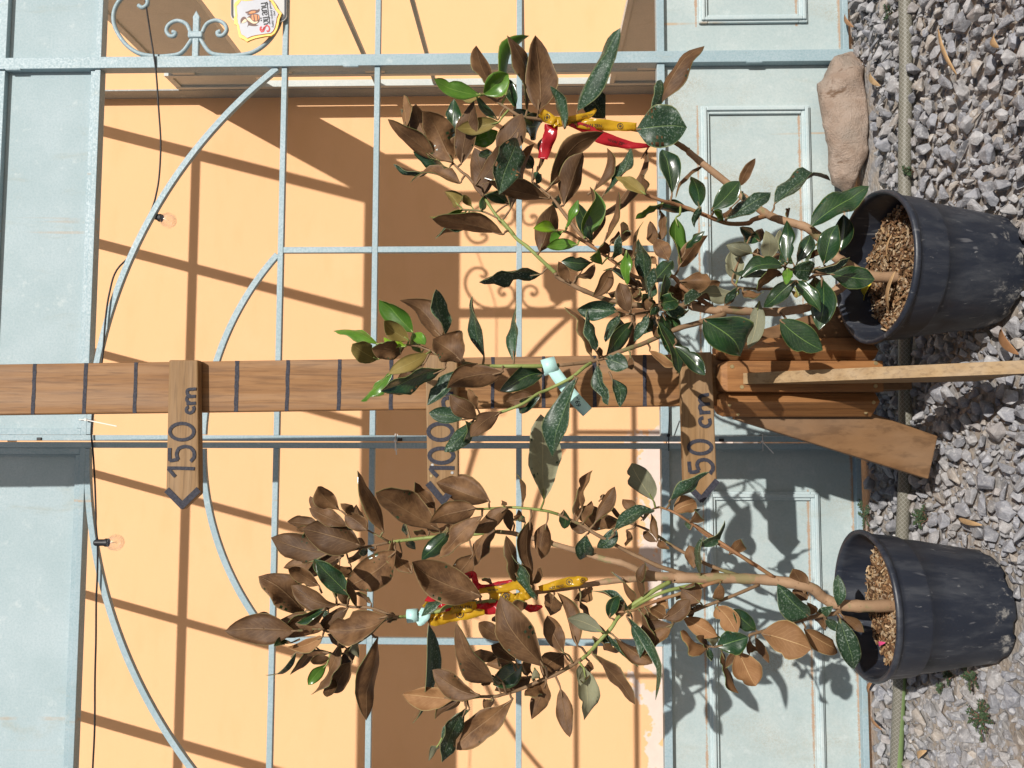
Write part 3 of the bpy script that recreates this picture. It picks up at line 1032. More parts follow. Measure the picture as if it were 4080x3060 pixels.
def arrow(poly, strokes, lab):
    pts = [at(w, x, y, YA) for w, x, y in poly]
    b = B().prism(pts, (0, .0208, 0))
    s = b.build('arrow_sign', 'sign_wood', HG, bevel=.003, seg=3)
    s['label'] = lab
    for name, lst in strokes:
        b = B()
        for st in lst:
            w, p, wd2 = st[:3]
            cl = len(st) > 3
            if cl:
                pp = [at(w, q[0], q[1], YA - .0009) for q in p]
                b.sweep(pp, wd2, (0, -1, 0), .0006, closed=True)
            else:
                stroke(b, w, p, wd2)
        b.build(name, 'marker', s)
    return s
MW = .0066
arrow([('4', 1062, 686), ('4', 1245, 686), ('4', 1254, 1530), ('4', 1145, 1632), ('4', 1043, 1530)], [
    ('digit', [('4', [(1055, 1366), (1225, 1370)], MW), ('4', [(1058, 1368), (1080, 1393), (1104, 1420)], MW)]),
    ('digit', [('4', [(1068, 1240), (1068, 1322)], MW), ('4', [(1068, 1320), (1122, 1312)], MW),
               ('4', [(1122, 1314), (1111, 1280), (1125, 1245), (1160, 1231), (1200, 1238), (1220, 1264), (1221, 1296), (1200, 1324)], MW)]),
    ('digit', [('4', ring(1145, 1137, 76, 52), MW, 1)]),
    ('letter', [('4', [(1188, 980), (1174, 992), (1175, 1010), (1195, 1020), (1214, 1010), (1221, 992), (1216, 978)], MW * .9)]),
    ('letter', [('4', [(1174, 961), (1232, 957)], MW * .9), ('4', [(1194, 957), (1178, 944), (1176, 926), (1186, 917), (1231, 915)], MW * .9),
                ('4', [(1196, 913), (1180, 900), (1179, 882), (1190, 871), (1234, 868)], MW * .9)]),
    ('arrow_tip', [('4', [(1058, 1512), (1146, 1602), (1242, 1510)], .0125)])],
    'arrow sign reading 150 cm')
arrow([('5', 622, 655), ('5', 826, 650), ('5', 832, 1470), ('5', 735, 1600), ('5', 636, 1475)], [
    ('digit', [('5', [(650, 1364), (806, 1366)], MW * 1.15), ('5', [(652, 1366), (672, 1392), (700, 1418)], MW * 1.15)]),
    ('digit', [('5', ring(724, 1288, 76, 46), MW * 1.15, 1)]),
    ('digit', [('5', ring(718, 1138, 76, 52), MW * 1.15, 1)]),
    ('letter', [('5', [(770, 925), (745, 930), (735, 955), (745, 985), (770, 995), (792, 980), (796, 950)], MW * 1.1)]),
    ('letter', [('5', [(735, 900), (800, 896)], MW * 1.1), ('5', [(757, 896), (738, 880), (737, 858), (750, 848), (800, 846)], MW * 1.1),
                ('5', [(759, 846), (740, 830), (739, 808), (752, 798), (802, 796)], MW * 1.1)]),
    ('arrow_tip', [('5', [(648, 1470), (735, 1575), (822, 1466)], .0125)])],
    'arrow sign reading 100 cm, half hidden by leaves')
arrow([('K', 300, 428), ('K', 655, 420), ('G', 1817, 322), ('G', 1645, 556), ('G', 1452, 345)], [
    ('digit', [('G', [(1508, 108), (1517, 226)], MW * 1.05), ('G', [(1512, 224), (1575, 222), (1618, 205)], MW * 1.05),
               ('G', [(1618, 205), (1596, 150), (1612, 105), (1660, 86), (1718, 98), (1762, 140), (1770, 190), (1735, 244)], MW * 1.05)]),
    ('digit', [('K', ring(523, 1470, 126, 72), MW * 1.05, 1)]),
    ('letter', [('K', [(560, 1145), (525, 1160), (525, 1205), (560, 1238), (605, 1238), (632, 1205), (625, 1155)], MW)]),
    ('letter', [('K', [(516, 1092), (636, 1086)], MW), ('K', [(560, 1088), (528, 1062), (520, 1022), (545, 1000), (632, 993)], MW),
                ('K', [(560, 993), (525, 965), (520, 925), (548, 900), (620, 890)], MW)]),
    ('arrow_tip', [('G', [(1476, 356), (1645, 526), (1806, 330)], .0115)])],
    'arrow sign reading 50 cm')
# screws in the signs
def screw(par, p, mt='screw', r=.0042):
    b = B().lathe([(.0001, -.0012), (r * .8, -.0012), (r, 0), (r, .001)], (0, 0, 0), 12)
    b.v = [p + V((v.x, v.z, v.y)) for v in b.v]
    b.build('screw', mt, par, smooth=False)
for w, x, y, mt in (('4', 1150, 760, 'screw'), ('4', 1155, 930, 'screw'), ('5', 668, 1347, 'screw_grey'), ('5', 793, 1396, 'screw_grey'), ('5', 660, 1416, 'screw'), ('5', 800, 1160, 'screw_grey'), ('5', 745, 1080, 'screw_grey')):
    if w == '5':
        screw(HG, at(w, x, y, YA), mt, .0033)
# base blocks
def zc_(w, x, y, Y):
    return at(w, x, y, Y)
def block(name, foot, z0, z1, mt, ch=.012):
    b = B()
    n_ = len(foot)
    c = sum((V((p[0], p[1], 0)) for p in foot), V()) / n_
    rings_ = []
    for z, k in ((z0, 1), (z1 - ch, 1), (z1, .80)):
        for p in foot:
            q = c + (V((p[0], p[1], 0)) - c) * k
            rings_.append(V((q.x, q.y, z)))
    fs = [tuple(range(n_ - 1, -1, -1)), tuple(2 * n_ + i for i in range(n_))]
    for r in range(2):
        fs += [(r * n_ + i, r * n_ + (i + 1) % n_, (r + 1) * n_ + (i + 1) % n_, (r + 1) * n_ + i) for i in range(n_)]
    b.add(rings_, fs)
    return b.build(name, mt, HG, bevel=.0025, seg=2)
YB = -.487
fl, fr = at('6', 800, 886, YB), at('6', 800, 690, YB)
blk = block('base_block', [(fl.x, YB), (fr.x, YB), (fr.x, -.4405), (fl.x, -.4405)], .163, .468, 'base_wood')
for w, x, y in (('6', 375, 728), ('6', 437, 857), ('6', 1280, 706), ('6', 1278, 850)):
    screw(HG, at(w, x, y, YB), 'screw')
p1, p2, p3 = at('6', 800, 892, -.458), at('6', 800, 948, -.478), at('6', 800, 1046, -.436)
bl = block('base_block', [(p1.x, -.458), (p1.x + .004, -.408), (p3.x + .018, -.398), (p3.x, p3.y), (p2.x, p2.y)], .166, .466, 'base_wood')
for w, x, y in (('6', 358, 968), ('6', 412, 1027), ('6', 1266, 953), ('6', 1216, 1017)):
    f_ = (y - 948) / 98
    screw(HG, at(w, x, y, -.478 + .042 * f_ - .0004), 'screw', .0035)
q1, q2, q3 = at('K', 1500, 508, -.458), at('K', 1500, 402, -.478), at('K', 1500, 262, -.436)
br_ = block('base_block', [(q2.x, q2.y), (q3.x, q3.y), (q3.x - .018, -.398), (q1.x - .004, -.408), (q1.x, -.458)], .166, .466, 'base_wood')
# feet
FY = -.428
fpoly = [at('6', x, y, FY + .004) for x, y in ((392, 1058), (1612, 1437), (1672, 1165), (800, 862), (392, 862))]
fpoly[2].z = max(fpoly[2].z, .0); 
b = B().prism(fpoly, (0, .022, 0))
b.build('foot', 'foot_wood', HG, bevel=.0025)
cxm = (fl.x + fr.x) / 2
b = B().prism([V((2 * cxm - p.x, p.y, p.z)) for p in fpoly], (0, .022, 0))
b.build('foot', 'foot_wood', HG, bevel=.0025)
tx = at('6', 800, 787, -.55).x
ff = [V((tx - .0105, -.436 - (cxm - p.x - .055) * 2.1, p.z)) for p in fpoly]
ff = [p if p.y < -.4875 else V((p.x, -.4878, p.z)) for p in ff]
b = B().prism(ff, (.021, 0, 0))
b.build('foot', 'stake_wood', HG, bevel=.0025)
b = B().prism([V((p.x, -.383 + (-.4405 - p.y) * .48, p.z)) for p in ff], (.021, 0, 0))
b.build('foot', 'foot_wood', HG, bevel=.0025)
b = B().box(cxm - .03, cxm + .03, -.4398, -.383, .17, .462)
b.build('core_block', 'base_wood', HG, bevel=.002)

# ================================================================== pots
def chips(par, c, r, z, n, seed):
    rr = random.Random(seed)
    b = B()
    tints = []
    pal = [(.42, .28, .15), (.33, .20, .10), (.20, .105, .05), (.50, .37, .23), (.11, .055, .027), (.26, .14, .065), (.40, .30, .20), (.14, .075, .04)]
    for _ in range(n):
        a, q = rr.uniform(0, 6.283), r * math.sqrt(rr.random())
        l = rr.uniform(.002, .0075); w = rr.uniform(.0008, .0026); h = rr.uniform(.0005, .0016)
        x, y = c.x + q * math.cos(a), c.y + q * math.sin(a)
        zz = z + .007 * noise.noise(V((x * 22, y * 22, seed))) + rr.uniform(-.001, .004)
        mt = Matrix.Translation((x, y, zz)) @ Euler((rr.uniform(-.6, .6), rr.uniform(-.6, .6), rr.uniform(0, 6.28))).to_matrix().to_4x4()
        o = len(b.v)
        b.box(-l, l, -w, w, -h, h)
        for i in range(o, o + 8):
            v = b.v[i]
            b.v[i] = mt @ V((v.x * rr.uniform(.7, 1.1), v.y * rr.uniform(.6, 1.1), v.z))
        t = rr.choice(pal); k = rr.uniform(.75, 1.15)
        tints += [(t[0] * k, t[1] * k, t[2] * k, 1)] * 8
    o = b.build('bark_mulch', 'bark_chip', par)
    ca = o.data.color_attributes.new('tint', 'FLOAT_COLOR', 'POINT')
    ca.data.foreach_set('color', [q for t in tints for q in t])
    o['kind'] = 'stuff'
    return o
def pot(c, tilt, label, seed):
    P = thing('plant_pot', label, 'pot', c, 'black pots of the two magnolias')
    Z0 = V((c.x, c.y, 0))
    H = .219
    prof = [(.001, .016), (.085, .016), (.090, .010), (.0985, .000), (.1010, .004), (.1015, .012), (.1085, .060), (.1175, .118), (.1200, .150),
            (.1245, .1535), (.1255, .158), (.1290, .198), (.1300, .2065), (.1345, .2085), (.1362, .2130), (.1352, .2180), (.1310, .2195),
            (.1275, .2170), (.1262, .2060), (.1235, .160), (.1185, .150), (.1150, .118), (.1130, .10), (.001, .10)]
    def zf(i, a):
        if i in (2, 3, 4):
            return .005 * (1 if math.sin(a * 8 + seed) > .45 else 0)
        return 0
    b = B().lathe(prof, Z0, 96, zf=zf)
    rr = random.Random(seed)
    dents = [(rr.uniform(0, 6.28), rr.uniform(.04, .17), rr.uniform(-.0022, .0015), rr.uniform(.15, .4)) for _ in range(14)]
    for i, v in enumerate(b.v):
        d = v - Z0
        a = math.atan2(d.y, d.x)
        q = math.hypot(d.x, d.y)
        if q > .08:
            k = 0
            for (da, dz, amp, w_) in dents:
                aa = (a - da + math.pi) % (2 * math.pi) - math.pi
                k += amp * math.exp(-(aa / w_) ** 2 - ((d.z - dz) / .04) ** 2)
            k += .0010 * math.sin(2 * a + seed) + .0006 * math.sin(5 * a)
            b.v[i] = Z0 + V((d.x * (q + k) / q, d.y * (q + k) / q, d.z))
    b.build('pot_shell', 'pot_plastic', P, smooth=True)
    s = B()
    nr, na = 10, 40
    zs = .158
    for i in range(nr + 1):
        for j in range(na):
            a = 2 * math.pi * j / na
            q = .1222 * i / nr
            x, y = c.x + q * math.cos(a), c.y + q * math.sin(a)
            s.v.append(V((x, y, zs + .007 * noise.noise(V((x * 22, y * 22, seed))) - .002)))
    for i in range(nr):
        for j in range(na):
            j2 = (j + 1) % na
            s.f.append([i * na + j, i * na + j2, (i + 1) * na + j2, (i + 1) * na + j]); s.m.append(0)
    so = s.build('soil', 'soil', P, smooth=True)
    chips(so, c, .118, zs + .001, 1700, seed)
    P.rotation_euler = tilt
    return P
pot(POT_L, (0, 0, 0), 'black plastic pot with the brown-leaved magnolia standing left of the gauge', 3)
pot(POT_R, (R_(5.5), R_(1.0), 0), 'black plastic pot with the greener magnolia standing right of the gauge', 8)

# ================================================================== the two magnolias
def parse_branches(txt, Y0):
    out = []
    for line in txt.strip().split('\n'):
        head, body = line.split('|')
        nm, mt, r0, r1, d0, d1 = head.split()
        pts, cur = [], None
        for tok in body.split():
            if tok.isalnum() and len(tok) == 1 and ',' not in tok:
                cur = tok
            else:
                x, y = tok.split(',')
                pts.append(nat(cur, float(x), float(y)))
        out.append((nm, mt, float(r0), float(r1), float(d0), float(d1), pts))
    return out
prof_t = [0, .04, .12, .25, .42, .58, .72, .84, .93, .98, 1]
prof_w = [.05, .16, .48, .80, 1.0, .99, .84, .60, .31, .12, .0]
def hw(t, sh):
    t = max(0, min(1, t)) ** sh
    for i in range(len(prof_t) - 1):
        if t <= prof_t[i + 1]:
            f = (t - prof_t[i]) / (prof_t[i + 1] - prof_t[i])
            return prof_w[i] * (1 - f) + prof_w[i + 1] * f
    return 0
KIND = {  # which side is turned to the viewer, upper face, lower face
    'b': (-1, 'leaf_gloss', 'felt_brown'), 'r': (-1, 'leaf_gloss', 'felt_orange'), 'o': (-1, 'leaf_light', 'felt_olive'), 'p': (-1, 'leaf_dusty', 'felt_pale'),
    'g': (1, 'leaf_gloss', 'felt_brown'), 'd': (1, 'leaf_dusty', 'felt_brown'), 'l': (1, 'leaf_light', 'felt_olive'),
    'm': (1, 'leaf_light', 'felt_brown'), 'y': (1, 'leaf_young', 'felt_olive')}
def make_leaf(P0, P1, wid, kind, rr, root, stem, name='leaf', flat=False):
    side, top, under = KIND[kind]
    ax = P1 - P0
    Ln = ax.length
    if Ln < .004:
        return
    a = ax / Ln
    vw = (CAM - (P0 + P1) / 2).normalized()
    n0 = (vw - a * vw.dot(a)).normalized()
    wid *= 1.05
    P1 = P1 + ax * .04
    ax = P1 - P0
    Ln = ax.length
    full = max(wid, min(.36 * Ln, wid * 2.4))
    ro = math.acos(max(-1, min(1, wid / full))) * .95
    ro = ro * rr.choice((-1, 1)) if ro > .1 else rr.uniform(-.45, .45)
    n1 = Matrix.Rotation(ro, 3, a) @ n0
    sd = a.cross(n1).normalized()
    nt = n1 * side                             # normal of the upper face
    NT, NQ = 12, 6
    sh = rr.uniform(.86, 1.16)
    fold = rr.choice((rr.uniform(-.75, -.25), rr.uniform(.25, .8), rr.uniform(.4, 1.1)))
    full *= 1 + .26 * fold * fold
    bend = rr.choice((-1, 1, 1)) * rr.uniform(.10, .46)
    twist = rr.choice((-1, 1)) * rr.uniform(.1, .95)
    wav, wf, wp = rr.uniform(.06, .30), rr.uniform(6, 15), rr.uniform(0, 6)
    tipc = rr.uniform(-.55, .55)
    bite_t, bite = rr.uniform(.25, .85), (rr.uniform(.15, .45) if rr.random() < .3 else 0)
    bq = rr.choice((-1, 1))
    side_b = rr.uniform(-.07, .07)
    rows = []
    for i in range(NT + 1):
        t = i / NT
        t2 = t ** .92
        tw = Matrix.Rotation(twist * (t - .4), 3, a)
        s2, n2 = tw @ sd, tw @ nt
        h_ = hw(t2, sh) * full / 2
        row = []
        for j in range(NQ + 1):
            q = -1 + 2 * j / NQ
            if bite and q * bq > .5:
                q *= 1 - bite * math.exp(-((t - bite_t) / .07) ** 2)
            off = fold * (abs(q) ** 1.25) * h_ * (.55 + .45 * math.sin(2.2 * t + wp)) + wav * h_ * math.sin(wf * t + wp + (2 if q > 0 else 0)) * q * q
            p = P0 + a * (Ln * t2) + s2 * (q * h_) + sd * (side_b * Ln * 4 * (t2 - t2 * t2)) + n2 * (off + bend * Ln * (t2 - t2 * t2) + tipc * Ln * max(0, t2 - .7) * 1.2)
            row.append(p)
        rows.append((row, n2))
    b = B()
    th = .00045
    N1 = NQ + 1
    for row, n2 in rows:
        b.v += [p + n2 * th for p in row]
    off = len(b.v)
    for row, n2 in rows:
        b.v += [p - n2 * th for p in row]
    uvs = []
    for i in range(NT):
        for j in range(NQ):
            k = [i * N1 + j, i * N1 + j + 1, (i + 1) * N1 + j + 1, (i + 1) * N1 + j]
            b.f.append(k); b.m.append(0)
            b.f.append([off + x for x in k[::-1]]); b.m.append(1)
    for i in range(NT):
        for j in (0, NQ):
            k = [i * N1 + j, (i + 1) * N1 + j]
            b.f.append([k[0], k[1], off + k[1], off + k[0]]); b.m.append(0)
    nblade = len(b.v)
    if stem is not None:
        d = (P0 - stem)
        mid = stem + d * .55 + V((0, 0, -.06 * d.length)) + a * .1 * d.length
        pr = .0011 + .0006 * min(1, Ln / .1)
        b.tube(smoothline([stem, mid, P0, P0 + a * min(.02, Ln * .18)], 3), [pr * 1.3] * 4 + [pr] * 4 + [pr * .6] * 2, 6, 2)
    me = bpy.data.meshes.new(name)
    rt = ROOT[root.name]
    me.from_pydata([tuple(p - rt) for p in b.v], [], b.f)
    for k in (top, under, 'twig' if kind in 'brgd' else 'green_stem'):
        me.materials.append(M[k])
    me.polygons.foreach_set('material_index', b.m)
    nrim = 2 * NT * NQ
    me.polygons.foreach_set('use_smooth', [not (nrim <= i < nrim + 2 * NT) for i in range(len(me.polygons))])
    uvl = me.uv_layers.new(name='UVMap')
    for lp in me.loops:
        vi = lp.vertex_index
        if vi < nblade:
            i, j = divmod(vi % off, N1)
            uvl.data[lp.index].uv = (j / NQ, i / NT)
    o = bpy.data.objects.new(name, me)
    COL.objects.link(o)
    o.parent = root
    return o
def magnolia(name, label, c, Y0, btxt, ltxt, seed):
    T = thing(name, label, 'tree', (c.x, c.y, .15), 'young magnolias in pots')
    rr = random.Random(seed)
    brs = parse_branches(btxt, Y0)
    samples = []
    for (nm, mt, r0, r1, d0, d1, pts) in brs:
        k = len(pts)
        W3 = []
        for i, (x, y) in enumerate(pts):
            f = i / max(1, k - 1)
            d = d0 + (d1 - d0) * f + .006 * math.sin(i * 1.9 + seed)
            W3.append(at('N', x, y, Y0 + d))
        if nm == 'trunk':
            W3[0] = V((W3[0].x, W3[0].y, .140))
        sm = smoothline(W3, 5)
        n_ = len(sm)
        rad = []
        for i in range(n_):
            f = i / (n_ - 1)
            r = r0 + (r1 - r0) * f
            knot = 1 + .13 * max(0, math.sin(i * 1.9 + seed + .6 * math.sin(i * .37))) ** 4 + .05 * noise.noise(V((i * .7, seed, r0 * 900)))
            rad.append(r * knot)
        rad[-1] *= .6
        B().tube(sm, rad, 10).build(nm, mt, T, smooth=True)
        for p in sm:
            d = p - CAM
            z = d.dot(FW)
            samples.append((2040 - d.dot(UP) / z * FPX, 1530 - d.dot(RT) / z * FPX, p))
    cnt = 0
    for line in ltxt.strip().split('\n'):
        w, rest = line.split(':')
        for it in rest.split(';'):
            q = it.split()
            if not q:
                continue
            bx_, by, tx_, ty, wd2 = map(float, q[:5])
            kd = q[5]
            x0, y0 = nat(w, bx_, by)
            x1, y1 = nat(w, tx_, ty)
            wn_ = wd2 * WIN[w][2]
            best = min(samples, key=lambda s: (s[0] - x0) ** 2 + (s[1] - y0) ** 2)
            dist = math.hypot(best[0] - x0, best[1] - y0)
            yb = best[2].y + rr.uniform(-.012, .012)
            # foreshortened leaves lean towards or away from the viewer
            L2 = math.hypot(x1 - x0, y1 - y0) / FPX * (yb + 1.95)
            lean = rr.uniform(-.5, .35) * L2 + (rr.choice((-1, 1)) * .03 if L2 < .05 else 0)
            if len(q) > 6:
                yb += float(q[6])
            y_t = min(yb + lean, -.06)
            P0 = at('N', x0, y0, yb)
            P1 = at('N', x1, y1, y_t)
            stem = best[2] if dist < 85 else None
            if stem is None:
                stem = P0 + (best[2] - P0).normalized() * min(.016, (best[2] - P0).length)
            make_leaf(P0, P1, wn_ / FPX * (yb + 1.95), kd, rr, T, stem)
            cnt += 1
    print(name, 'leaves', cnt)
    return T
BR_R = '''
trunk bark .0100 .0062 0 .05 | D 2090,572 1960,565 1830,548 1730,515 1600,430 1470,350 B 1990,1120 1840,960 1720,860 1600,815 1400,760 1260,700 1100,590 960,480 800,340 560,150 380,0
branch twig .0052 .0024 .05 .0 | A 2050,0 2 2212,905 2120,850 1950,815 1800,795 1650,772 1440,770 1350,752 1230,735 1150,690 1030,610 970,590
branch orange_stem .0046 .0028 .03 -.06 | B 1260,715 1110,760 1060,798 900,808 780,790 600,720 400,640 250,590 100,550 A 1570,480
branch bark .0090 .0066 0 -.06 | D 1800,548 1640,600 1500,690 1400,760 1170,890 1000,928 800,948 500,942 200,920 C 1800,660 1500,608
branch twig .0050 .0030 -.06 -.11 | C 1900,690 1620,790 1400,850 1150,955 980,1030 800,1090 560,1180 380,1225 70,1262
branch green_stem .0038 .0026 -.11 -.13 | C 70,1262 5 1340,725 1200,725 1060,725 950,720
branch twig .0032 .0018 -.13 -.14 | 5 950,720 850,700 700,650 600,605 500,590
branch green_stem .0030 .0022 -.108 -.16 | 5 1665,706 1620,735 1540,800 1400,870 1330,900 1240,960 1100,1015 950,1050
branch twig .0052 .0034 -.05 -.02 | C 1480,605 1200,612 930,595 640,545 480,490 290,410 200,360 60,290 A 590,1350
branch green_stem .0036 .0028 -.02 .02 | A 590,1350 450,1220 280,1060 150,960 0,770 2 1190,1490 1080,1370 1000,1250
branch twig .0032 .0020 .02 .03 | 2 1000,1250 900,1120 850,1080 790,1020
branch orange_stem .0040 .0024 -.05 -.08 | C 1760,615 1560,490 1430,395 1300,270 A 1500,1400 1270,1250 1100,1130 900,1000 720,900 600,880
branch twig .0036 .0022 -.06 .04 | A 1000,1060 870,930 780,820 650,650 560,530 420,410 330,340
branch twig .0032 .0020 -.02 -.07 | D 1440,520 1250,540 1100,615 800,690 430,685 370,660
branch twig .0036 .0026 -.02 -.08 | D 1540,500 1400,515 1260,505 960,480 900,450
branch twig .0020 .0014 -.05 -.03 | D 900,450 780,390 600,320 540,300
branch twig .0024 .0016 -.03 -.05 | C 1250,630 1040,675 900,695 800,700
branch twig .0022 .0016 .02 .0 | 2 860,1320 980,1330 1080,1375
branch twig .0022 .0014 .05 .02 | B 1880,960 1800,1040 1750,1060
branch twig .0022 .0014 -.02 .0 | C 1000,430 830,380 800,390
branch twig .0022 .0014 -.03 .03 | D 370,660 330,560 520,130 600,60
'''
LF_R = '''
2: 1335 690 1335 230 205 b -.02; 1130 600 1230 225 78 m; 990 592 1142 470 130 l; 970 600 688 515 98 l -.03; 980 602 810 565 34 o; 1110 610 955 290 72 b; 1265 690 1150 240 62 b .03; 1190 680 1130 490 90 g .03; 1500 810 1425 550 60 d -.02; 1580 695 1870 228 98 d -.02; 1755 745 1625 600 125 d; 1080 755 945 625 42 g; 1955 815 2272 790 250 d -.03; 2100 650 2350 285 92 b; 2040 700 2110 500 70 d
2: 625 870 560 675 135 b; 795 1015 628 708 185 b -.02; 690 1010 388 778 92 b; 502 800 460 608 52 r; 500 800 462 690 42 g; 850 1030 915 650 135 b; 800 890 820 640 105 g .02; 1085 770 832 815 98 o -.03; 895 900 1075 830 92 l; 1080 955 1232 728 170 b -.03; 990 1235 920 938 145 b -.02; 940 1165 1100 930 85 b -.03; 1200 872 1080 1232 145 d -.04; 1160 1312 1285 920 92 b; 1355 770 1225 800 150 g .02; 1320 1100 1365 812 42 b; 1412 1168 1700 832 135 b -.03; 1495 1292 1600 968 135 b -.01; 1400 1252 1008 1180 95 b; 1150 1282 1003 1220 72 g; 770 1060 568 955 52 g; 842 1152 545 1100 58 b; 640 1086 428 1040 22 d; 830 1290 748 1208 72 o; 915 1300 868 1232 46 o; 862 1320 658 1360 36 l; 880 1332 732 1400 62 o; 1110 1476 684 1390 92 b -.01; 900 1440 690 1462 32 d; 975 1322 988 1240 42 g; 1040 960 960 1000 70 g; 1230 1000 1100 1010 110 b .03; 1300 830 1180 700 110 g .03; 1300 1060 1230 960 80 g .03; 780 1000 820 860 80 b .02
A: 415 1115 565 618 225 b -.02; 600 890 384 850 104 y -.02; 700 855 842 556 72 l -.02; 670 890 530 1062 54 l; 832 1036 500 1062 125 l -.02; 910 960 1040 428 150 m -.02; 992 1002 808 600 145 g; 960 1022 1080 530 62 b; 1130 1002 1276 478 58 b; 1110 500 1410 -10 84 d .02; 1595 -5 1095 752 80 b .03; 1020 432 1172 -5 74 b; 1580 482 1284 258 112 o -.01; 1582 462 1530 268 62 b; 1872 470 1785 -30 205 g; 2070 662 1690 620 132 g .01; 2175 622 2080 300 175 g .01; 2212 165 1908 492 34 b .01; 1768 582 1495 770 54 l; 1740 650 1720 985 74 b .03; 2190 622 2110 832 72 d -.02; 1915 742 2035 1232 125 l -.02; 1950 1282 2215 935 135 b -.02; 2020 1092 2205 890 64 g -.03; 1835 1205 1700 958 175 b -.02; 1690 1042 1638 790 122 b .02; 1450 1172 1520 790 32 b; 1220 1202 1300 960 74 d -.02; 1200 1020 1285 900 84 b; 1312 1012 1320 820 64 b; 1330 982 1416 874 44 b; 1180 1130 1080 1020 120 b; 1102 1252 1030 1108 124 m -.03; 990 1232 670 1220 132 g -.02; 815 1392 1012 1275 74 b; 1372 1100 1345 1462 104 m -.03; 1202 1312 1020 1602 154 b .02; 1592 1562 1560 978 104 d -.05; 1622 1642 1690 1300 74 d -.05; 742 1452 640 1240 114 b -.01; 1430 1452 1138 1300 64 g; 1502 1472 1370 1290 74 b; 900 1290 740 1280 90 b .03; 1500 1150 1300 1110 70 b .04; 1700 1250 1600 1180 80 b .03; 1660 1420 1600 1260 130 b .02; 340 250 420 330 110 d; 620 490 600 620 90 d .02
5: 1350 145 978 206 76 d
C: 1110 350 1342 80 175 g -.03; 718 666 318 600 172 d -.03; 862 682 740 364 174 b -.05; 745 700 590 988 92 d -.03; 720 722 690 972 154 g; 886 780 618 1192 132 g -.05; 1062 700 908 972 112 d -.05; 1130 722 1060 862 114 g; 910 770 820 1072 84 b .02; 1205 652 1462 716 134 d -.04; 1150 762 1430 1302 124 g -.06; 1212 682 1432 1142 134 g -.05; 1340 1050 1686 1352 174 g -.04; 1075 1102 1336 1282 84 r; 1668 750 2078 1138 385 g -.06; 430 1152 230 608 84 b; 480 1102 340 680 94 d -.02; 550 1152 510 1070 62 b; 582 1182 828 1280 200 d -.05; 500 1252 690 1662 114 d -.04; 660 1412 760 1662 94 d -.02; 860 1152 880 1312 74 b; 1410 332 1742 342 174 b -.01; 2052 472 1664 455 184 p .01; 1560 482 1850 345 124 b .03; 1460 602 1732 515 74 d -.05; 1192 572 1412 530 174 g -.04; 1190 552 1246 270 78 g -.06; 960 482 850 420 114 b; 1440 562 1382 380 134 b .02; 700 442 590 466 52 b; 1080 640 1010 520 110 b -.05; 1190 640 1090 690 90 g -.06; 1120 820 1160 900 90 b .01; 1230 780 1180 720 80 b; 700 580 640 540 60 g; 1640 560 1500 590 90 b .02; 1150 600 1005 480 112 g .01; 1180 560 1335 450 130 g .01; 1000 520 880 470 112 b .01; 1100 760 960 905 112 g .01; 1250 700 1385 865 112 g -.02; 900 620 755 540 120 g .02; 1300 500 1452 420 122 b .02; 1350 640 1505 700 92 g -.02; 1080 520 1060 330 92 d -.02; 1000 400 850 300 90 b .03; 1400 540 1290 380 110 b .02
5: 1580 800 1398 1272 112 d -.04
D: 885 440 448 520 142 g -.06; 932 412 972 -25 152 g -.05; 912 422 866 318 94 g -.06; 932 470 925 612 104 m -.07; 970 482 1254 500 192 d -.05; 1022 602 688 890 172 g -.07; 1032 602 1282 940 144 g -.06; 1312 580 1290 1112 262 g -.05; 1410 532 1852 602 205 g -.05; 1332 422 1452 -5 222 g -.03; 1230 472 1584 325 54 d -.04; 1040 402 1182 92 164 g -.01; 800 502 288 555 64 d -.04; 872 532 608 692 104 b -.02; 542 302 288 220 144 p; 382 602 300 298 194 p .02; 632 172 420 18 134 g -.02; 640 162 662 0 84 b; 700 382 722 108 164 p .02; 882 322 852 55 104 p .01; 852 1040 1304 1358 275 g -.06; 622 832 510 1332 164 p -.02; 440 722 682 770 64 b; 400 682 245 862 74 d -.03; 240 882 322 780 94 b; 1230 560 1330 780 150 g .0; 780 380 830 300 90 b .02; 1000 420 960 320 70 g .01; 1215 130 1190 440 50 d .03; 1060 770 1000 740 60 o -.02; 600 250 620 380 80 b .02
B: 650 652 946 350 205 g -.03; 800 752 1297 430 154 d -.03; 1345 585 1907 220 124 d -.02; 1742 842 2310 480 235 g -.02; 960 392 1112 98 114 b .02; 1000 482 960 540 70 d; 2062 1112 2100 720 185 g .03; 870 622 720 700 64 b; 1490 762 1542 640 44 b; 780 775 690 660 80 l .01; 1870 1030 1700 1180 60 b .03
5: 545 512 370 298 114 l .01; 722 542 504 310 134 b -.02; 740 542 660 250 58 d; 520 562 364 445 98 o; 322 585 58 500 64 m; 322 682 188 610 114 o; 462 652 290 600 124 b -.02; 500 602 370 570 38 y -.03; 640 642 400 760 94 o -.03; 852 692 680 560 174 b -.04; 745 742 364 915 98 g -.02; 420 762 204 915 64 m; 620 702 455 815 64 b; 890 762 650 965 84 d -.02; 1110 762 765 850 134 b -.04; 992 662 953 295 64 d; 1182 692 1155 350 44 d; 950 1052 780 930 114 b -.02; 1095 1016 914 1152 114 b -.03; 860 1062 654 1020 94 d; 930 1062 750 1252 94 d; 870 1202 890 1080 44 g; 950 992 900 890 44 b; 1350 912 1224 1016 74 g; 1300 912 1138 950 94 b; 1362 772 1108 880 114 g .02; 550 522 622 592 64 m; 600 640 560 560 60 l .02; 470 610 400 650 50 l
'''
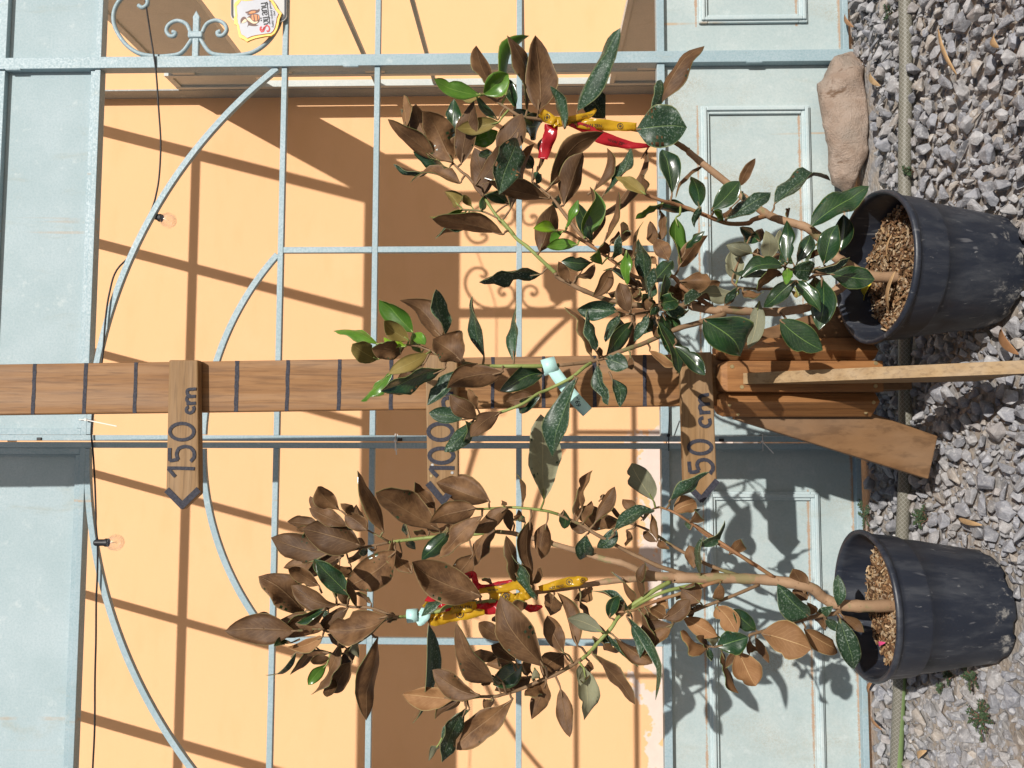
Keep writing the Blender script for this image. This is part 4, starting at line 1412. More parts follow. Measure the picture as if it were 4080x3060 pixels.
BR_L = '''
trunk bark .0112 .0078 0 .01 | 9 1345,632 1200,640 1050,630 950,588 880,528 760,498 600,475 350,465 0,463 G 1950,1400 1500,1380 1150,1370 1000,1330
branch bark .0064 .0040 .01 .06 | G 1000,1330 780,1230 600,1190 400,1130 200,1070 0,1010 I 1900,850 1650,800 1500,760 1300,740
branch green_stem .0042 .0028 .06 .08 | I 1300,740 1150,760 780,790 500,815 200,850 E 1800,860
branch twig .0030 .0020 .08 .08 | E 1800,860 1600,900 1450,930 1250,980 1150,970
branch bark .0062 .0040 .01 -.03 | G 1150,1390 900,1400 600,1430 420,1460 100,1510 I 1900,1390 1700,1420
branch green_stem .0042 .0028 -.03 -.06 | I 1700,1420 1500,1450 1300,1500 1150,1520 800,1560 J 700,230 560,260 350,290 250,300
branch twig .0030 .0020 -.06 -.06 | J 250,300 F 1750,300 1600,330 1400,470 1200,480 1070,440
branch twig .0026 .0018 -.03 .0 | F 1880,300 1740,340 1600,480 1430,600 1300,700 1150,700
branch twig .0026 .0018 -.06 -.02 | F 1850,290 1600,200 1400,190 1250,160 1120,190
branch twig .0036 .0022 .01 .05 | G 2050,1360 1830,1290 1600,1190 1330,1040 1200,950 1050,860 930,810
branch twig .0042 .0028 .01 .03 | G 1500,1360 1200,1270 1000,1180 850,1110 650,1000 450,890 350,820 200,750 I 2000,550
branch green_stem .0030 .0022 .03 .02 | I 2000,550 1850,510 1600,480 1450,475 1200,490 1090,490
branch orange_stem .0036 .0020 .0 -.04 | 9 640,460 440,330 280,240 140,130 G 2212,1240 1950,1060 1750,930 1550,800 1400,700 1280,640 1180,610
branch green_stem .0042 .0032 .0 -.05 | H 1020,190 850,280 720,370 600,450 450,580 380,690 270,810 150,950 50,1040
branch twig .0034 .0024 -.05 -.08 | H 50,1040 J 2000,920 1850,980 1600,1090 1400,1150 1300,1175 1100,1180 950,1220
branch green_stem .0034 .0026 .0 -.03 | H 1400,200 1060,270 880,330 720,410 600,490
branch orange_stem .0036 .0022 .0 -.04 | H 1640,150 1430,220 1130,320 900,390 700,470 580,510 440,520
branch twig .0032 .0022 .0 -.05 | H 2000,220 1720,340 1430,450 1270,520 1120,590 1060,640
branch twig .0040 .0024 .0 -.05 | 9 1060,640 1030,682 880,710 700,760 560,800 480,822
branch twig .0024 .0016 -.05 -.06 | H 1850,790 1700,850 1540,900 1460,900
branch twig .0024 .0016 .06 .05 | E 1790,850 1700,800 1550,720
branch twig .0022 .0014 .04 .03 | G 1180,610 1100,640 1000,760
'''
LF_L = '''
E: 1480 892 905 700 300 b -.03; 1110 972 538 810 252 b -.01; 1340 682 933 505 174 b; 1245 500 1010 258 192 b .01; 1030 672 698 620 124 b .02; 1020 482 948 380 84 b .02; 1552 722 1318 550 184 b -.02; 1735 738 1408 118 162 b -.01; 1390 520 1285 450 92 b .01; 1552 640 1445 438 104 b .01; 905 690 788 722 62 b .02; 912 772 850 740 62 g .02; 972 1062 655 1130 152 b .01; 1292 1012 838 1190 154 b; 1212 1472 980 1050 142 g -.02; 1362 1442 1010 1100 190 g -.01; 1440 1572 1308 1290 62 b -.02; 1870 962 1318 1382 342 b -.03; 2052 1202 1798 880 104 b -.04; 1022 1332 694 1158 124 b; 1222 1552 743 1350 194 b -.02; 855 1622 408 1238 322 b .01; 1352 1532 1248 1420 94 b .01; 1602 1532 1428 1400 44 b; 1382 1132 1240 1200 124 b .01; 1482 932 1358 1052 64 b; 1252 1122 1160 1170 64 r; 1500 900 1420 800 100 b .02; 1560 960 1480 980 80 d .01; 1160 1000 940 1030 70 b .02; 1660 930 1560 940 30 b; 1940 980 1880 1000 90 b .02
F: 752 452 48 450 292 b -.02; 1072 432 438 432 232 b -.03; 1092 202 568 392 154 b -.05; 1092 212 800 372 72 g -.06; 1782 292 1132 448 312 b -.06; 1342 202 1043 432 124 b -.04; 1062 522 723 652 114 r -.03; 982 632 758 962 94 b; 772 692 483 972 44 d; 1152 692 820 716 44 b; 1162 752 933 782 74 b; 1112 822 908 1042 114 m -.01; 1252 602 973 1142 94 b -.02; 1422 502 1442 702 74 p .01; 1392 622 1268 822 124 b; 1392 792 1200 1132 184 b; 1182 962 1115 1162 84 b .01; 1672 532 1482 1332 172 b -.01; 1312 632 1118 500 84 b; 722 582 550 602 64 g; 520 330 378 258 60 b .02; 1850 300 1760 260 50 b; 1880 330 1770 340 60 b; 1130 240 1040 300 90 d .02
J: 575 382 408 1432 104 d -.02
I: 692 722 18 350 322 b -.02; 642 482 398 235 152 b .02; 1242 402 708 202 262 b -.01; 1092 482 603 602 252 b -.03; 1432 482 1075 762 154 b -.05; 1162 572 743 1037 182 b -.06; 1292 682 1053 1112 134 b -.02; 1062 992 850 1252 212 b .0; 782 762 498 1042 174 g -.02; 320 652 290 802 64 d; 330 862 442 942 84 d; 1482 732 1408 498 104 b; 1692 622 1690 1172 134 b -.02; 1872 652 1790 1034 174 b -.02; 1152 1452 398 1112 335 b -.05; 882 1440 500 1652 64 d -.06; 1552 1302 1458 818 124 b; 1722 1332 1458 1110 134 b -.02; 1762 1492 1578 980 84 d -.03; 1722 1312 1822 1130 64 b; 1272 1332 1190 1248 54 b; 1612 432 1545 112 48 b; 2062 502 2074 692 114 g -.02; 1382 402 1412 452 60 b; 560 700 880 700 60 b .02; 1500 620 1570 520 60 b .02; 1640 640 1570 600 70 g .02; 700 760 820 740 60 g; 1100 1500 820 1570 60 b .02; 1230 1400 1290 1330 60 p .02; 540 770 430 760 50 b .02
5: 1370 1562 1358 1058 162 p -.03
J: 1842 842 1358 128 332 b -.06; 1530 242 1642 108 124 b; 1402 562 1133 370 172 b .01; 1532 782 1266 600 172 b -.02; 1332 742 1088 690 124 b .02; 1502 802 1238 822 124 b .01; 1382 1012 863 486 142 b -.04; 1602 822 1310 1042 174 g .01; 1312 962 1123 1032 84 b .02; 1702 952 1320 1102 124 b .02; 1132 1162 608 905 212 b -.03; 852 1202 298 1140 202 r -.01; 932 1202 648 1392 94 b -.02; 1282 1212 1190 1322 84 b; 1872 1012 1715 1412 172 b -.01; 2028 1092 2122 1602 172 b -.02; 2062 702 1830 902 234 b .01; 2062 692 1902 300 202 b -.02; 1952 62 1902 312 192 b -.03; 2212 612 2000 52 124 b -.02; 1742 862 1730 982 64 p; 1780 780 1650 440 120 b .02; 1850 1000 1640 1140 110 b .02; 1700 900 1560 860 140 b .03; 1480 300 1290 300 60 b .01; 1620 160 1540 240 70 b
8: 880 1282 745 1612 78 d -.02; 900 1290 700 1500 40 d; 1172 1226 798 1522 114 b -.02; 1622 1032 1666 1362 114 p -.03; 1742 802 1528 720 94 p -.02; 1610 1010 1600 1140 60 p; 700 1520 650 1585 34 p
H: 168 985 635 1487 112 b -.02; 205 642 652 1112 44 d; 412 792 815 1082 124 b -.02; 542 562 955 1402 64 d -.03; 602 642 732 992 112 d -.02; 702 522 802 1002 94 b -.02; 1040 662 690 800 192 b; 1032 692 740 1002 114 b; 772 522 872 772 142 b -.03; 972 562 798 480 134 r; 1002 482 878 368 104 r; 952 592 1214 398 162 b -.03; 1352 412 1150 280 222 b -.02; 1290 430 1270 220 150 b; 1162 582 1524 792 162 r -.01; 1442 902 1203 740 104 r; 1432 882 1358 790 64 b; 1532 462 1742 752 232 r -.02; 1542 902 1867 808 212 g -.05; 1562 792 1460 850 104 p; 1762 952 1962 1322 262 r -.02; 1592 962 1762 1402 64 b; 1972 722 1690 500 154 g; 1832 832 1608 1092 94 b .01; 1962 802 2142 1032 84 b; 1902 832 1900 962 94 b; 1432 912 1470 1062 54 d; 622 432 468 58 64 b; 722 372 742 -5 84 b -.01; 562 492 178 275 54 d -.02; 352 582 450 328 114 g; 442 572 502 420 104 b; 165 272 -10 380 154 b; 30 402 112 622 64 b; 172 792 200 992 34 b; 292 872 502 962 74 b; 1572 212 1520 402 114 b; 1482 132 1542 60 94 b; 1280 470 1380 500 60 b; 1210 560 1280 480 90 b; 1090 370 1200 380 70 r .01; 130 1060 60 1300 90 b .02; 300 760 380 860 40 d
9: 560 812 862 896 192 r -.02; 855 702 670 518 124 d -.02; 832 562 750 408 94 b; 842 602 758 540 94 b .01; 1040 642 1040 453 64 d -.03; 1052 722 1140 1027 114 d -.05; 1062 692 1177 792 64 b -.02; 832 792 1062 922 104 r -.02; 962 722 1052 792 54 d -.03; 900 642 830 680 64 b; 920 702 1000 650 54 d; 960 790 930 700 60 b .02
G: 1110 532 878 133 222 p -.02; 1290 542 1672 188 114 d -.02; 1340 672 1582 558 182 r; 1520 772 1592 640 74 b; 690 872 1112 608 132 d -.03; 922 672 778 518 114 b; 822 692 905 598 94 b; 472 782 692 418 114 b -.02; 772 772 258 660 182 b; 340 782 432 588 84 b -.02; 332 632 402 220 64 b; 242 702 332 398 64 b; 760 742 640 580 44 b; 380 872 198 790 124 b; 375 912 380 1172 184 d -.03; 700 832 508 1062 154 d; 820 862 810 1032 54 b; 1160 972 1080 690 64 b -.02; 1150 992 1008 880 84 b; 1170 982 1292 1080 74 b; 1562 1282 1510 1038 154 b -.02; 1640 1042 1902 778 64 d; 1630 1352 1620 958 54 d -.02; 1950 1132 2092 972 94 b; 1520 862 1508 740 54 d; 1090 640 1010 780 40 d; 560 470 590 560 60 b .02; 940 1360 1000 1420 70 b -.01
'''
Y_L, Y_R = POT_L.y + .004, POT_R.y + .004
magnolia('magnolia', 'young magnolia showing mostly brown felted leaf undersides, in the pot left of the gauge', POT_L, Y_L, BR_L, LF_L, 21)
magnolia('magnolia', 'young magnolia with more dark green leaves, in the pot right of the gauge', POT_R, Y_R, BR_R, LF_R, 33)

# ================================================================== print and lettering
def text_mesh(txt, size):
    cu = bpy.data.curves.new('lettering', 'FONT')
    cu.body = txt
    cu.size = size
    cu.align_x = 'CENTER'
    cu.align_y = 'CENTER'
    cu.offset = size * .012
    cu.resolution_u = 2
    o = bpy.data.objects.new('lettering', cu)
    COL.objects.link(o)
    bpy.context.view_layer.update()
    me = bpy.data.meshes.new_from_object(o)
    vs = [V(v.co) for v in me.vertices]
    fs = [tuple(p.vertices) for p in me.polygons]
    bpy.data.objects.remove(o)
    bpy.data.curves.remove(cu)
    bpy.data.meshes.remove(me)
    return vs, fs
def put_text(b, txt, size, c, ux, uy, lift, surf=None):
    vs, fs = text_mesh(txt, size)
    nn = ux.cross(uy).normalized()
    b.add([c + ux * v.x + uy * v.y + nn * lift for v in vs], fs)

# ================================================================== marking tapes and price tags
def ribbon(b, w, pts, wid, Yc, seed, roll=.38, amp=.006, WK=1.3):
    """plastic tape through the given points: returns frames so that print can be laid on it"""
    rr = random.Random(seed)
    k = len(pts)
    wv = wid if hasattr(wid, '__len__') else [wid] * k
    p3 = []
    for i, (x, y) in enumerate(pts):
        p3.append(at(w, x, y, Yc + rr.uniform(-amp, amp)))
    sub = 6
    c = smoothline(p3, sub)
    n_ = len(c)
    ph = rr.uniform(0, 6)
    o = len(b.v)
    fr = []
    for i, p in enumerate(c):
        f = i / (n_ - 1) * (k - 1)
        a = min(int(f), k - 2)
        wd2 = (wv[a] * (1 - f + a) + wv[a + 1] * (f - a)) * WK * WIN[w][2] / FPX * (Yc + 1.95)
        d = (c[min(i + 1, n_ - 1)] - c[max(i - 1, 0)]).normalized()
        vw = (CAM - p).normalized()
        sd = d.cross(vw).normalized()
        sd = Matrix.Rotation(roll * math.sin(i * .55 + ph), 3, d) @ sd
        nn = sd.cross(d)
        cr = .10 * math.sin(i * .9 + ph)
        for q in (-1, -.33, .33, 1):
            b.v.append(p + sd * q * wd2 / 2 + nn * (cr * wd2 * .25 * (1 - q * q) + .0005 * math.sin(i * 2.1 + q * 3)))
        fr.append((p, d, sd, nn, wd2))
    for i in range(n_ - 1):
        for j in range(3):
            b.f.append([o + i * 4 + j, o + i * 4 + j + 1, o + i * 4 + 5 + j, o + i * 4 + 4 + j]); b.m.append(0)
    return fr
def solid(o, t=.00025):
    m_ = o.modifiers.new('film', 'SOLIDIFY')
    m_.thickness = t; m_.offset = 0
    return o
def tape(label, mt, strips, Yc, seed, prints):
    p0 = at(strips[0][0], *strips[0][1][0], Yc)
    T = thing('marking_tape', label, 'tape', p0, 'printed plastic tapes tied to the magnolias')
    for n_, (w, pts, wid) in enumerate(strips):
        b = B()
        fr = ribbon(b, w, pts, wid, Yc, seed + n_)
        o = b.build('tape_strip', mt, T, smooth=True)
        solid(o)
        for f in prints:
            if f[0] != n_:
                continue
            pb = B()
            p, d, sd, nn, wd2 = fr[min(len(fr) - 1, int(f[1] * (len(fr) - 1)))]
            if nn.dot(CAM - p) < 0:
                nn = -nn
            ux = d if f[2] > 0 else -d
            uy = nn.cross(ux)
            c = p + uy * wd2 * (f[4] if len(f) > 4 else 0)
            if f[3] == 'ring':
                r = wd2 * .30
                pts_ = [c + (ux * math.cos(6.283 * i / 16) + uy * math.sin(6.283 * i / 16)) * r + nn * .0012 for i in range(16)]
                pb.sweep(pts_, r * .22, nn, .0002, closed=True)
                for a_ in (.5, 1.6, 2.6):
                    v_ = (ux * math.cos(a_) + uy * math.sin(a_)) * r * .62
                    pb.sweep([c - v_ + nn * .0012, c + nn * .0013, c + v_ + nn * .0012], r * .20, nn, .0002)
            else:
                put_text(pb, f[3], wd2 * .40, c, ux, uy, .0014)
            q_ = pb.build('tape_print', 'tape_ink', o)
            q_['kind'] = 'stuff'
    return T
YT = Y_L - .052
tape('yellow printed tape tied round the stem of the brown-leaved magnolia', 'tape_yellow', [
    ('I', [(1660, 1400), (1560, 1330), (1400, 1370), (1230, 1385), (1130, 1400)], [95, 80, 62, 50, 40]),
    ('I', [(1790, 1370), (1950, 1335), (2100, 1300), (2230, 1285), (2330, 1262)], [40, 70, 84, 84, 18]),
    ('I', [(1250, 1440), (1340, 1440), (1440, 1460), (1530, 1490)], [50, 80, 95, 60]),
    ('I', [(1700, 1420), (1640, 1440), (1580, 1470), (1540, 1440)], [70, 90, 80, 60]),
    ('J', [(530, 150), (600, 210), (630, 320), (700, 320), (850, 285), (1000, 262), (1190, 245)], [50, 80, 110, 100, 95, 100, 40]),
    ('J', [(800, 250), (900, 200), (1000, 190), (1100, 160)], [50, 80, 90, 50])], YT, 51,
    [(1, .55, -1, 'ring', .0), (1, .85, -1, 'ring', .0), (1, .30, -1, 'VIVAI ZEN', .2), (2, .45, 1, 'VIVAI ZEN', .2), (2, .62, 1, 'ring', -.05), (4, .75, 1, 'ring', 0), (4, .45, 1, 'VIVAI ZEN', .1), (5, .55, 1, 'VIVAI ZEN', 0), (0, .7, 1, 'VIVAI ZEN', 0)])
tape('red printed tape tied round the stem of the brown-leaved magnolia', 'tape_red', [
    ('I', [(915, 1275), (985, 1240), (1060, 1215), (1085, 1275), (1110, 1340), (1200, 1365), (1350, 1335), (1500, 1290)], [40, 60, 60, 50, 60, 60, 70, 30]),
    ('J', [(548, 92), (620, 120), (700, 155), (780, 185), (792, 270)], [50, 70, 60, 60, 40]),
    ('J', [(1085, 185), (1180, 205), (1280, 200), (1380, 165), (1480, 140)], [40, 90, 110, 90, 40]),
    ('J', [(1620, 175), (1700, 205), (1770, 198), (1828, 180)], [40, 66, 55, 14])], YT + .006, 61,
    [(0, .75, 1, 'ring', 0), (0, .86, 1, 'VIVAI ZEN', 0), (0, .2, 1, 'ring', 0)])
YT2 = Y_R + .012
tape('yellow printed tape tied round the upper stem of the greener magnolia', 'tape_yellow', [
    ('2', [(1350, 705), (1385, 735), (1430, 760), (1470, 770)], [40, 55, 45, 60]),
    ('2', [(1455, 770), (1540, 765), (1600, 778), (1720, 785), (1850, 795), (1952, 798)], [50, 40, 46, 58, 46, 40]),
    ('2', [(1500, 755), (1600, 738), (1660, 722), (1698, 685)], [26, 34, 30, 14]),
    ('2', [(1445, 735), (1440, 765), (1450, 790)], [34, 40, 34])], YT2, 71,
    [(1, .55, 1, 'VIVAI ZEN', -.1), (1, .80, 1, 'ring', 0), (1, .25, 1, 'VIVAI ZEN', 0), (0, .4, 1, 'ring', 0), (2, .6, 1, 'VIVAI ZEN', 0)])
tape('red printed tape tied round the upper stem of the greener magnolia', 'tape_red', [
    ('2', [(1415, 785), (1412, 840), (1385, 920), (1362, 1000)], [66, 70, 62, 50]),
    ('2', [(1530, 778), (1620, 805), (1720, 860), (1830, 895), (1930, 915), (2040, 918)], [24, 46, 66, 52, 34, 14])], YT2 + .008, 81,
    [(1, .62, 1, 'VIVAI ZEN', 0)])
def price_tag(label, w, loop, strip, Yc, txt, tpos):
    T = thing('price_tag', label, 'tag', at(w, *loop[0], Yc), 'mint price tags on the magnolias')
    b = B()
    c = at(w, *loop[0], Yc)
    ax = (at(w, *loop[1], Yc) - c).normalized()
    r = loop[2] * WIN[w][2] / FPX * (Yc + 1.95)
    wd2 = loop[3] * WIN[w][2] / FPX * (Yc + 1.95)
    vw = (CAM - c).normalized()
    e1 = ax.cross(vw).normalized(); e2 = e1.cross(ax)
    for i in range(25):
        a_ = 6.283 * i / 25.6
        p = c + (e1 * math.cos(a_) + e2 * math.sin(a_)) * r
        b.v += [p - ax * wd2 / 2, p + ax * wd2 / 2]
    for i in range(24):
        b.f.append([2 * i, 2 * i + 1, 2 * i + 3, 2 * i + 2]); b.m.append(0)
    solid(b.build('tag_loop', 'tag_mint', T, smooth=True), .0005)
    b = B()
    fr = ribbon(b, w, strip[0], strip[1], Yc - .008, 5, .12, .001, 1.0)
    st = b.build('tag_strip', 'tag_mint', T, smooth=True)
    solid(st, .0005)
    if txt:
        p, d, sd, nn, wd3 = fr[int(tpos * (len(fr) - 1))]
        if nn.dot(CAM - p) < 0:
            nn = -nn
        # handwritten across the strip
        ux = V((.95, 0, .25)).normalized(); ux = (ux - nn * ux.dot(nn)).normalized()
        uy = nn.cross(ux)
        pb = B()
        put_text(pb, txt, wd3 * .52, p, ux, uy, .0014)
        pb.build('handwriting', 'tag_ink', st)
    return T
price_tag('mint price tag reading 69,- hanging over the measuring board', '5', [(1405, 725), (1450, 712), 52, 88], ([(1418, 735), (1500, 850), (1570, 935), (1645, 1015)], [74, 78, 80, 76]), Y_R - .112, '69,-', .76)
price_tag('mint price tag curled round the top stem of the brown-leaved magnolia', 'J', [(400, 285), (450, 280), 72, 120], ([(480, 225), (540, 270), (480, 340), (445, 365)], [60, 110, 120, 60]), Y_L - .058, None, 0)

# ================================================================== string of lamps
LT = thing('string_light', 'black string-light cable with two clear bulbs looped along the gate arch', 'string light', at('1', 970, 360, -.012))
cpts = [at(w, x, y, Y) for w, x, y, Y in (('1', 885, -200, .03), ('1', 915, 0, .01), ('1', 945, 200, -.008), ('1', 970, 360, -.011), ('1', 985, 480, -.004), ('1', 1000, 700, .004), ('1', 1012, 900, .012), ('1', 1003, 1100, .018), ('1', 985, 1215, .021),
        ('1', 955, 1320, .021), ('1', 860, 1560, .020), ('4', 735, 120, .006), ('4', 690, 260, -.004), ('4', 665, 420, -.006), ('4', 642, 700, -.006), ('4', 600, 900, -.006), ('4', 582, 1040, -.006), ('4', 575, 1150, -.006), ('4', 585, 1260, -.006),
        ('4', 597, 1450, -.006), ('4', 604, 1659, -.006), ('7', 604, 130, -.006), ('7', 614, 260, -.007), ('7', 613, 430, -.007), ('7', 606, 600, -.007), ('7', 604, 850, -.006), ('7', 598, 1100, -.006), ('7', 596, 1400, -.004), ('7', 584, 1659, -.002), ('7', 575, 1900, .0))]
B().tube(smoothline(cpts, 5), .0022, 6).build('cable', 'cable_black', LT, smooth=True)
def lamp(a, c, r, Y):
    pa, pc = at(*a, Y), at(*c, Y)
    ax = (pc - pa).normalized()
    q = ax.to_track_quat('Z', 'Y').to_matrix()
    def lz(prof, n_=24):
        b = B().lathe(prof, (0, 0, 0), n_)
        b.v = [pc + q @ v for v in b.v]
        return b
    h = (pc - pa).length
    S = lz([(.0005, -h - .004), (.006, -h - .004), (.0085, -h), (.0085, -r - .006), (.0105, -r - .005), (.0105, -r + .002), (.0085, -r + .003), (.0005, -r + .003)], 16).build('lamp_socket', 'cable_black', LT, smooth=False)
    pr = [(max(.0003, r * math.sin(t)), -r * math.cos(t)) for t in [R_(24 + 156 * i / 20) for i in range(21)]]
    pr = [(.0080, -r - .001)] + pr
    G = lz(pr, 32).build('bulb', 'bulb_glass', LT, smooth=True)
    f = B()
    for s_ in (-1, 1):
        f.tube([pc + q @ V((s_ * .002, 0, -r)), pc + q @ V((s_ * .0045, 0, -.002))], .0004, 5)
    f.tube([pc + q @ V((.0045 * math.cos(t_), .003 * math.sin(3 * t_), -.002 + .004 * math.sin(t_))) for t_ in [math.pi * i / 8 for i in range(9)]], .0003, 5)
    f.build('filament', 'filament', G)
lamp(('1', 962, 1357), ('1', 1060, 1388), .0208, .019)
lamp(('7', 604, 240), ('7', 728, 240), .0212, -.009)

# ================================================================== cable ties
def tie(label, mt, head, tail, X, Z, axis='x'):
    T = thing('cable_tie', label, 'cable tie', at(*head, -.004), 'cable ties on the gate')
    b = B()
    if axis == 'x':                         # round the two upright stiles
        r_ = [V((GC - .0205, -.003, Z)), V((GC + .0205, -.003, Z)), V((GC + .0205, .029, Z)), V((GC - .0205, .029, Z))]
    else:
        r_ = [V((X, -.003, Z - .012)), V((X, -.003, Z + .012)), V((X, .029, Z + .012)), V((X, .029, Z - .012))]
    b.tube(r_ + [r_[0]], .0012, 5)
    b.build('loop', mt, T)
    p = at(*head, -.0065)
    b = B().box(p.x - .0032, p.x + .0032, p.y - .003, p.y + .002, p.z - .0035, p.z + .0035)
    b.build('head', mt, T, bevel=.0006)
    e = at(*tail, -.035)
    b = B().beam(p, e, .0026, .001, (0, 1, 0))
    b.build('tail', mt, T)
tie('whitish cable tie with a long tail below the arch crown', 'tie_clear', ('4', 540, 1063), ('4', 735, 1103), at('4', 560, 1063, 0).x, at('4', 540, 1063, 0).z + .004, 'z')
tie('whitish cable tie sticking out halfway up the gate stiles', 'tie_clear', ('5', 435, 1195), ('5', 442, 1282), 0, at('5', 435, 1195, 0).z)
tie('grey cable tie with slanted tail low on the gate stiles beside the gauge foot', 'tie_clear', ('K', 1210, 1412), ('K', 1335, 1540), 0, at('K', 1210, 1412, 0).z)
tie('black cable tie round the gate stiles next to the 50 cm arrow', 'cable_black', ('K', 175, 1340), ('K', 187, 1090), 0, at('K', 175, 1340, 0).z)
for z in (at('4', 250, 1150, 0).z, at('5', 465, 1150, 0).z, .35):
    B().box(GC + .0022, GC + .010, -.003, .0005, z - .006, z + .006).build('latch_stub', 'cable_black', gr, bevel=.001)

# ================================================================== the beer sign
YS = -.016
SG = thing('beer_sign', 'white and gold shield-shaped beer sign on a grey plate hung on the scroll bay', 'sign', at('S', 700, 330, YS))
A0, AD = V((560, 400)), V((670, -110)).normalized()
AN = V((-AD.y, AD.x))                       # towards growing y
def sg(l, s, y=YS):                         # along the sign's axis (down), across it (to the left)
    q = V((560, 400)) + V((AD.x, AD.y)) * l + V((AN.x, AN.y)) * s
    return at('S', q.x, q.y, y)
A0 = V((560, 400))
def to_ls(x, y):
    d = V((x, y)) - A0
    return d.x * AD.x + d.y * AD.y, d.x * AN.x + d.y * AN.y
def mirrored(pts, dy):
    a = [to_ls(*p) for p in pts]
    return [sg(l, s, YS + dy) for l, s in a] + [sg(l, -s, YS + dy) for l, s in a[::-1]]
def rrect(x0, x1, y0, y1, r, dy):
    out = []
    for (cx_, cy_, a0) in ((x1 - r, y1 - r, 0), (x0 + r, y1 - r, 90), (x0 + r, y0 + r, 180), (x1 - r, y0 + r, 270)):
        for i in range(7):
            a = R_(a0 + 15 * i)
            out.append(at('S', cx_ + r * math.cos(a), cy_ + r * math.sin(a), YS + dy))
    return out
B().prism(rrect(105, 1345, -420, 478, 150, .006), (0, .004, 0)).build('plate', 'sign_plate', SG, bevel=.001)
b = B()
b.sweep(rrect(140, 1310, -385, 443, 130, .0058), .0046, (0, -1, 0), .0012, closed=True)
b.build('plate_border', 'sign_black', SG)
outer = [(190, 455), (185, 520), (240, 560), (262, 660), (290, 800), (330, 840), (400, 870), (465, 920), (540, 880), (640, 845), (850, 800), (1000, 785), (1080, 730), (1125, 650), (1160, 540), (1180, 420), (1232, 292)]
inner = [(260, 450), (258, 500), (290, 560), (305, 640), (335, 755), (400, 790), (470, 842), (560, 800), (660, 775), (880, 742), (990, 728), (1040, 680), (1080, 600), (1108, 480), (1120, 400), (1160, 298)]
B().prism(mirrored(outer, 0.0), (0, .0055, 0)).build('shield', 'sign_gold', SG, bevel=.002, seg=3)
B().prism(mirrored(inner, -.0012), (0, .001, 0)).build('shield_face', 'sign_white', SG)
b = B()
b.sweep([p for p in mirrored(inner, -.0013)], .0006, (0, -1, 0), .0003, closed=True)
b.build('shield_line', 'sign_orange', SG)
def sgp(pts, dy=-.0016):
    return [at('S', x, y, YS + dy) for x, y in pts]
def blob(name, mt, pts, dy=-.0016):
    B().prism(smoothline(sgp(pts + [pts[0]], dy), 3)[:-1], (0, .0003, 0)).build(name, mt, SG)
blob('emblem_cap', 'sign_brown', [(325, 520), (320, 450), (350, 390), (400, 365), (440, 385), (455, 430), (440, 460), (400, 480), (350, 500)])
blob('emblem_face', 'sign_skin', [(345, 500), (400, 430), (445, 430), (455, 470), (420, 490), (370, 510)], -.002)
blob('emblem_sleeve', 'sign_brown', [(430, 260), (480, 250), (540, 220), (620, 210), (700, 215), (735, 190), (740, 240), (690, 280), (600, 300), (520, 330), (470, 330), (480, 300), (440, 290)])
blob('emblem_robe', 'sign_brown', [(470, 390), (540, 330), (640, 300), (720, 320), (745, 380), (740, 470), (660, 540), (720, 550), (650, 575), (560, 570), (500, 560), (470, 600), (490, 520), (460, 460)])
blob('emblem_barrel', 'sign_orange', [(570, 330), (650, 320), (720, 340), (735, 400), (700, 450), (620, 450), (570, 420)], -.002)
blob('emblem_barrel_hoop', 'sign_brown', [(600, 322), (620, 320), (640, 450), (618, 452)], -.0023)
blob('emblem_barrel_hoop', 'sign_brown', [(680, 325), (698, 328), (712, 440), (694, 452)], -.0023)
blob('emblem_sleeve_light', 'sign_orange', [(500, 290), (560, 250), (640, 240), (650, 275), (560, 300)], -.0023)
blob('emblem_beard', 'sign_skin', [(460, 400), (520, 390), (560, 430), (620, 480), (700, 470), (680, 510), (600, 520), (530, 480), (480, 440)], -.0023)
def sstroke(b, pts, w_, org, u, v, sc):
    p = [org + u * (x * sc) + v * (y * sc * .80) for x, y in pts]
    b.sweep(p, w_ * sc, (0, -1, 0), .0003)
# lettering: runs along the sign's horizontal, leaning a little, in broken script
p_s, p_e = at('S', 962, 690, YS - .0018), at('S', 872, 20, YS - .0018)
ub = (p_e - p_s).normalized()
vb = V((-ub.z, 0, ub.x))
LS = (p_e - p_s).length / 4.75
b = B()
for st in ([(.92, 1.35), (.78, 1.62), (.42, 1.70), (.14, 1.50), (.16, 1.18), (.5, .92), (.88, .66), (.98, .34), (.78, .04), (.40, -.06), (.06, .12), (.02, .36), (.2, .5)],
           [(.62, 1.5), (.40, 1.36), (.44, 1.14), (.78, .88)]):
    sstroke(b, st, .20, p_s, ub, vb, LS)
b.build('lettering', 'sign_red', SG)
GL = {'v': ([(0, 1), (0, .22), (.2, 0), (.46, .2), (.46, .8), (.28, 1)], .66), 'i': ([(0, 1), (0, .1), (.14, 0)], .34), 'j': ([(0, 1), (0, -.25), (-.2, -.42)], .36),
      'a': ([(.02, .85), (.24, 1), (.46, .82), (.46, .08), (.58, 0)], .72), 'n': ([(0, 1), (0, 0)], .70), 'y': ([(0, 1), (0, .22), (.22, .02), (.46, .2)], .6)}
x_ = 1.22
b = B()
